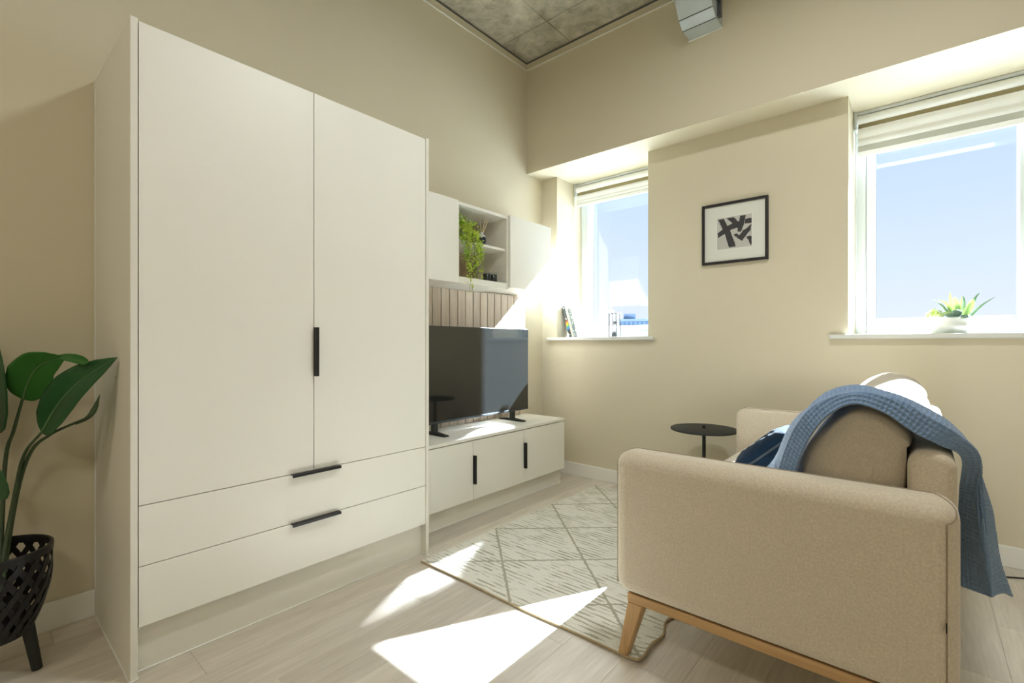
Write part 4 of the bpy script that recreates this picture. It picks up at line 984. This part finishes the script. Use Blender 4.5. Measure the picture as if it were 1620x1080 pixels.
leaf('rolled_leaf', M['stem'], pp, m4_, .012, sidev(m4_[1], m4_[-1]), fold=.8, n_=18, m_=4, prof=([0, .3, .6, .8, 1], [.35, .6, 1, .7, 0]))
m1_ = [A(-8, 686, 1.69), A(-8, 640, 1.67), A(-9, 585, 1.66), A(-12, 520, 1.67)]
big('leaf', m1_, .078, sidev(m1_[0], m1_[-1])+.2*FW, 'leaf_big')
m5_ = [A(-8, 790, 1.60), A(-9, 772, 1.59), A(-12, 755, 1.585), A(-20, 738, 1.59)]
big('leaf', m5_, .058, sidev(m5_[0], m5_[-1]), 'leaf_big')
m6_ = [A(-40, 730, 1.66), A(-55, 660, 1.58), A(-60, 600, 1.50), A(-66, 560, 1.42)]
tube('stem', spline([(PC[0]-.05, PC[1]-.02, .24), A(-30, 800, 1.68), m6_[0]], 20), .006, M['stem'], pp, 8)
big('leaf', m6_, .08, sidev(m6_[0], m6_[-1]), 'leaf_big')

# ------------------------------------------------------------------ cable on the floor at the right
P = spline([(2.95, -.018, .16), (2.93, -.03, .06), (2.90, -.08, .006), (2.86, -.16, .004), (2.90, -.165, .004), (2.97, -.10, .004), (3.10, -.06, .004), (3.4, -.05, .004)], 60)
P = spline([(2.80, -.22, .004), (2.86, -.185, .004), (2.90, -.162, .004), (2.945, -.135, .004), (3.02, -.09, .004), (3.2, -.06, .004), (3.6, -.05, .004)], 60)
tag(tube('power_cable', P, .0035, M['rubber'], None, 8), 'thin black cable lying along the floor by the baseboard behind the sofa', 'cable')

# ------------------------------------------------------------------ far buildings seen through the first window
def far_building(name, c0, wdt, hgt, depth, bays, floors, label, m0, m1):
    t2 = thing(name, label, 'building', (c0[0], c0[1], -14))
    fwd = np.array([c0[0]-CX, c0[1]-CY, 0]); fwd /= np.linalg.norm(fwd); rt = np.array([fwd[1], -fwd[0], 0]); c_ = np.array([c0[0], c0[1], 0.])
    def P3(u, v, w_): return c_+rt*u+fwd*v+np.array([0, 0, w_])
    def bx_(nm, u0, u1, v0, v1, z0, z1, mt_, par):
        V = [P3(u, v, z) for u in (u0, u1) for v in (v0, v1) for z in (z0, z1)]
        bm = bmesh.new(); q = [bm.verts.new(v) for v in V]
        for f in ((0, 1, 3, 2), (4, 5, 7, 6), (0, 1, 5, 4), (2, 3, 7, 6), (0, 2, 6, 4), (1, 3, 7, 5)): bm.faces.new([q[i] for i in f])
        return bmobj(nm, bm, mt_, par)
    bx_('wall', -wdt/2, wdt/2, 0, depth, -14, hgt, m0, t2)
    bw = wdt/bays; fh = 2.2
    for k in range(bays):
        for j in range(floors):
            z1 = hgt-.45-j*fh; bx_('window', -wdt/2+bw*(k+.16), -wdt/2+bw*(k+.84), -.12, .05, z1-1.5, z1, m1, t2)
    bx_('roof', -wdt/2+bw*1.2, wdt/2-bw*3, 1, depth-1, hgt, hgt+.9, m0, t2)
    return t2
def far(px, D): p = np.array([CX, CY, 0])+(FW+RT*(px-810)/754)*D; return (p[0], p[1])
far_building('far_building', far(1002, 75), 4.6, CZ+3.9, 10, 7, 3, 'hazy blue block seen low in the first window behind the hourglass', M['haze_blue'], M['haze_dark'])
far_building('far_building', far(1031, 95), 3.4, CZ+4.4, 10, 4, 3, 'paler hazy block to the right of the blue one outside the first window', M['haze_pale'], M['haze_blue'])
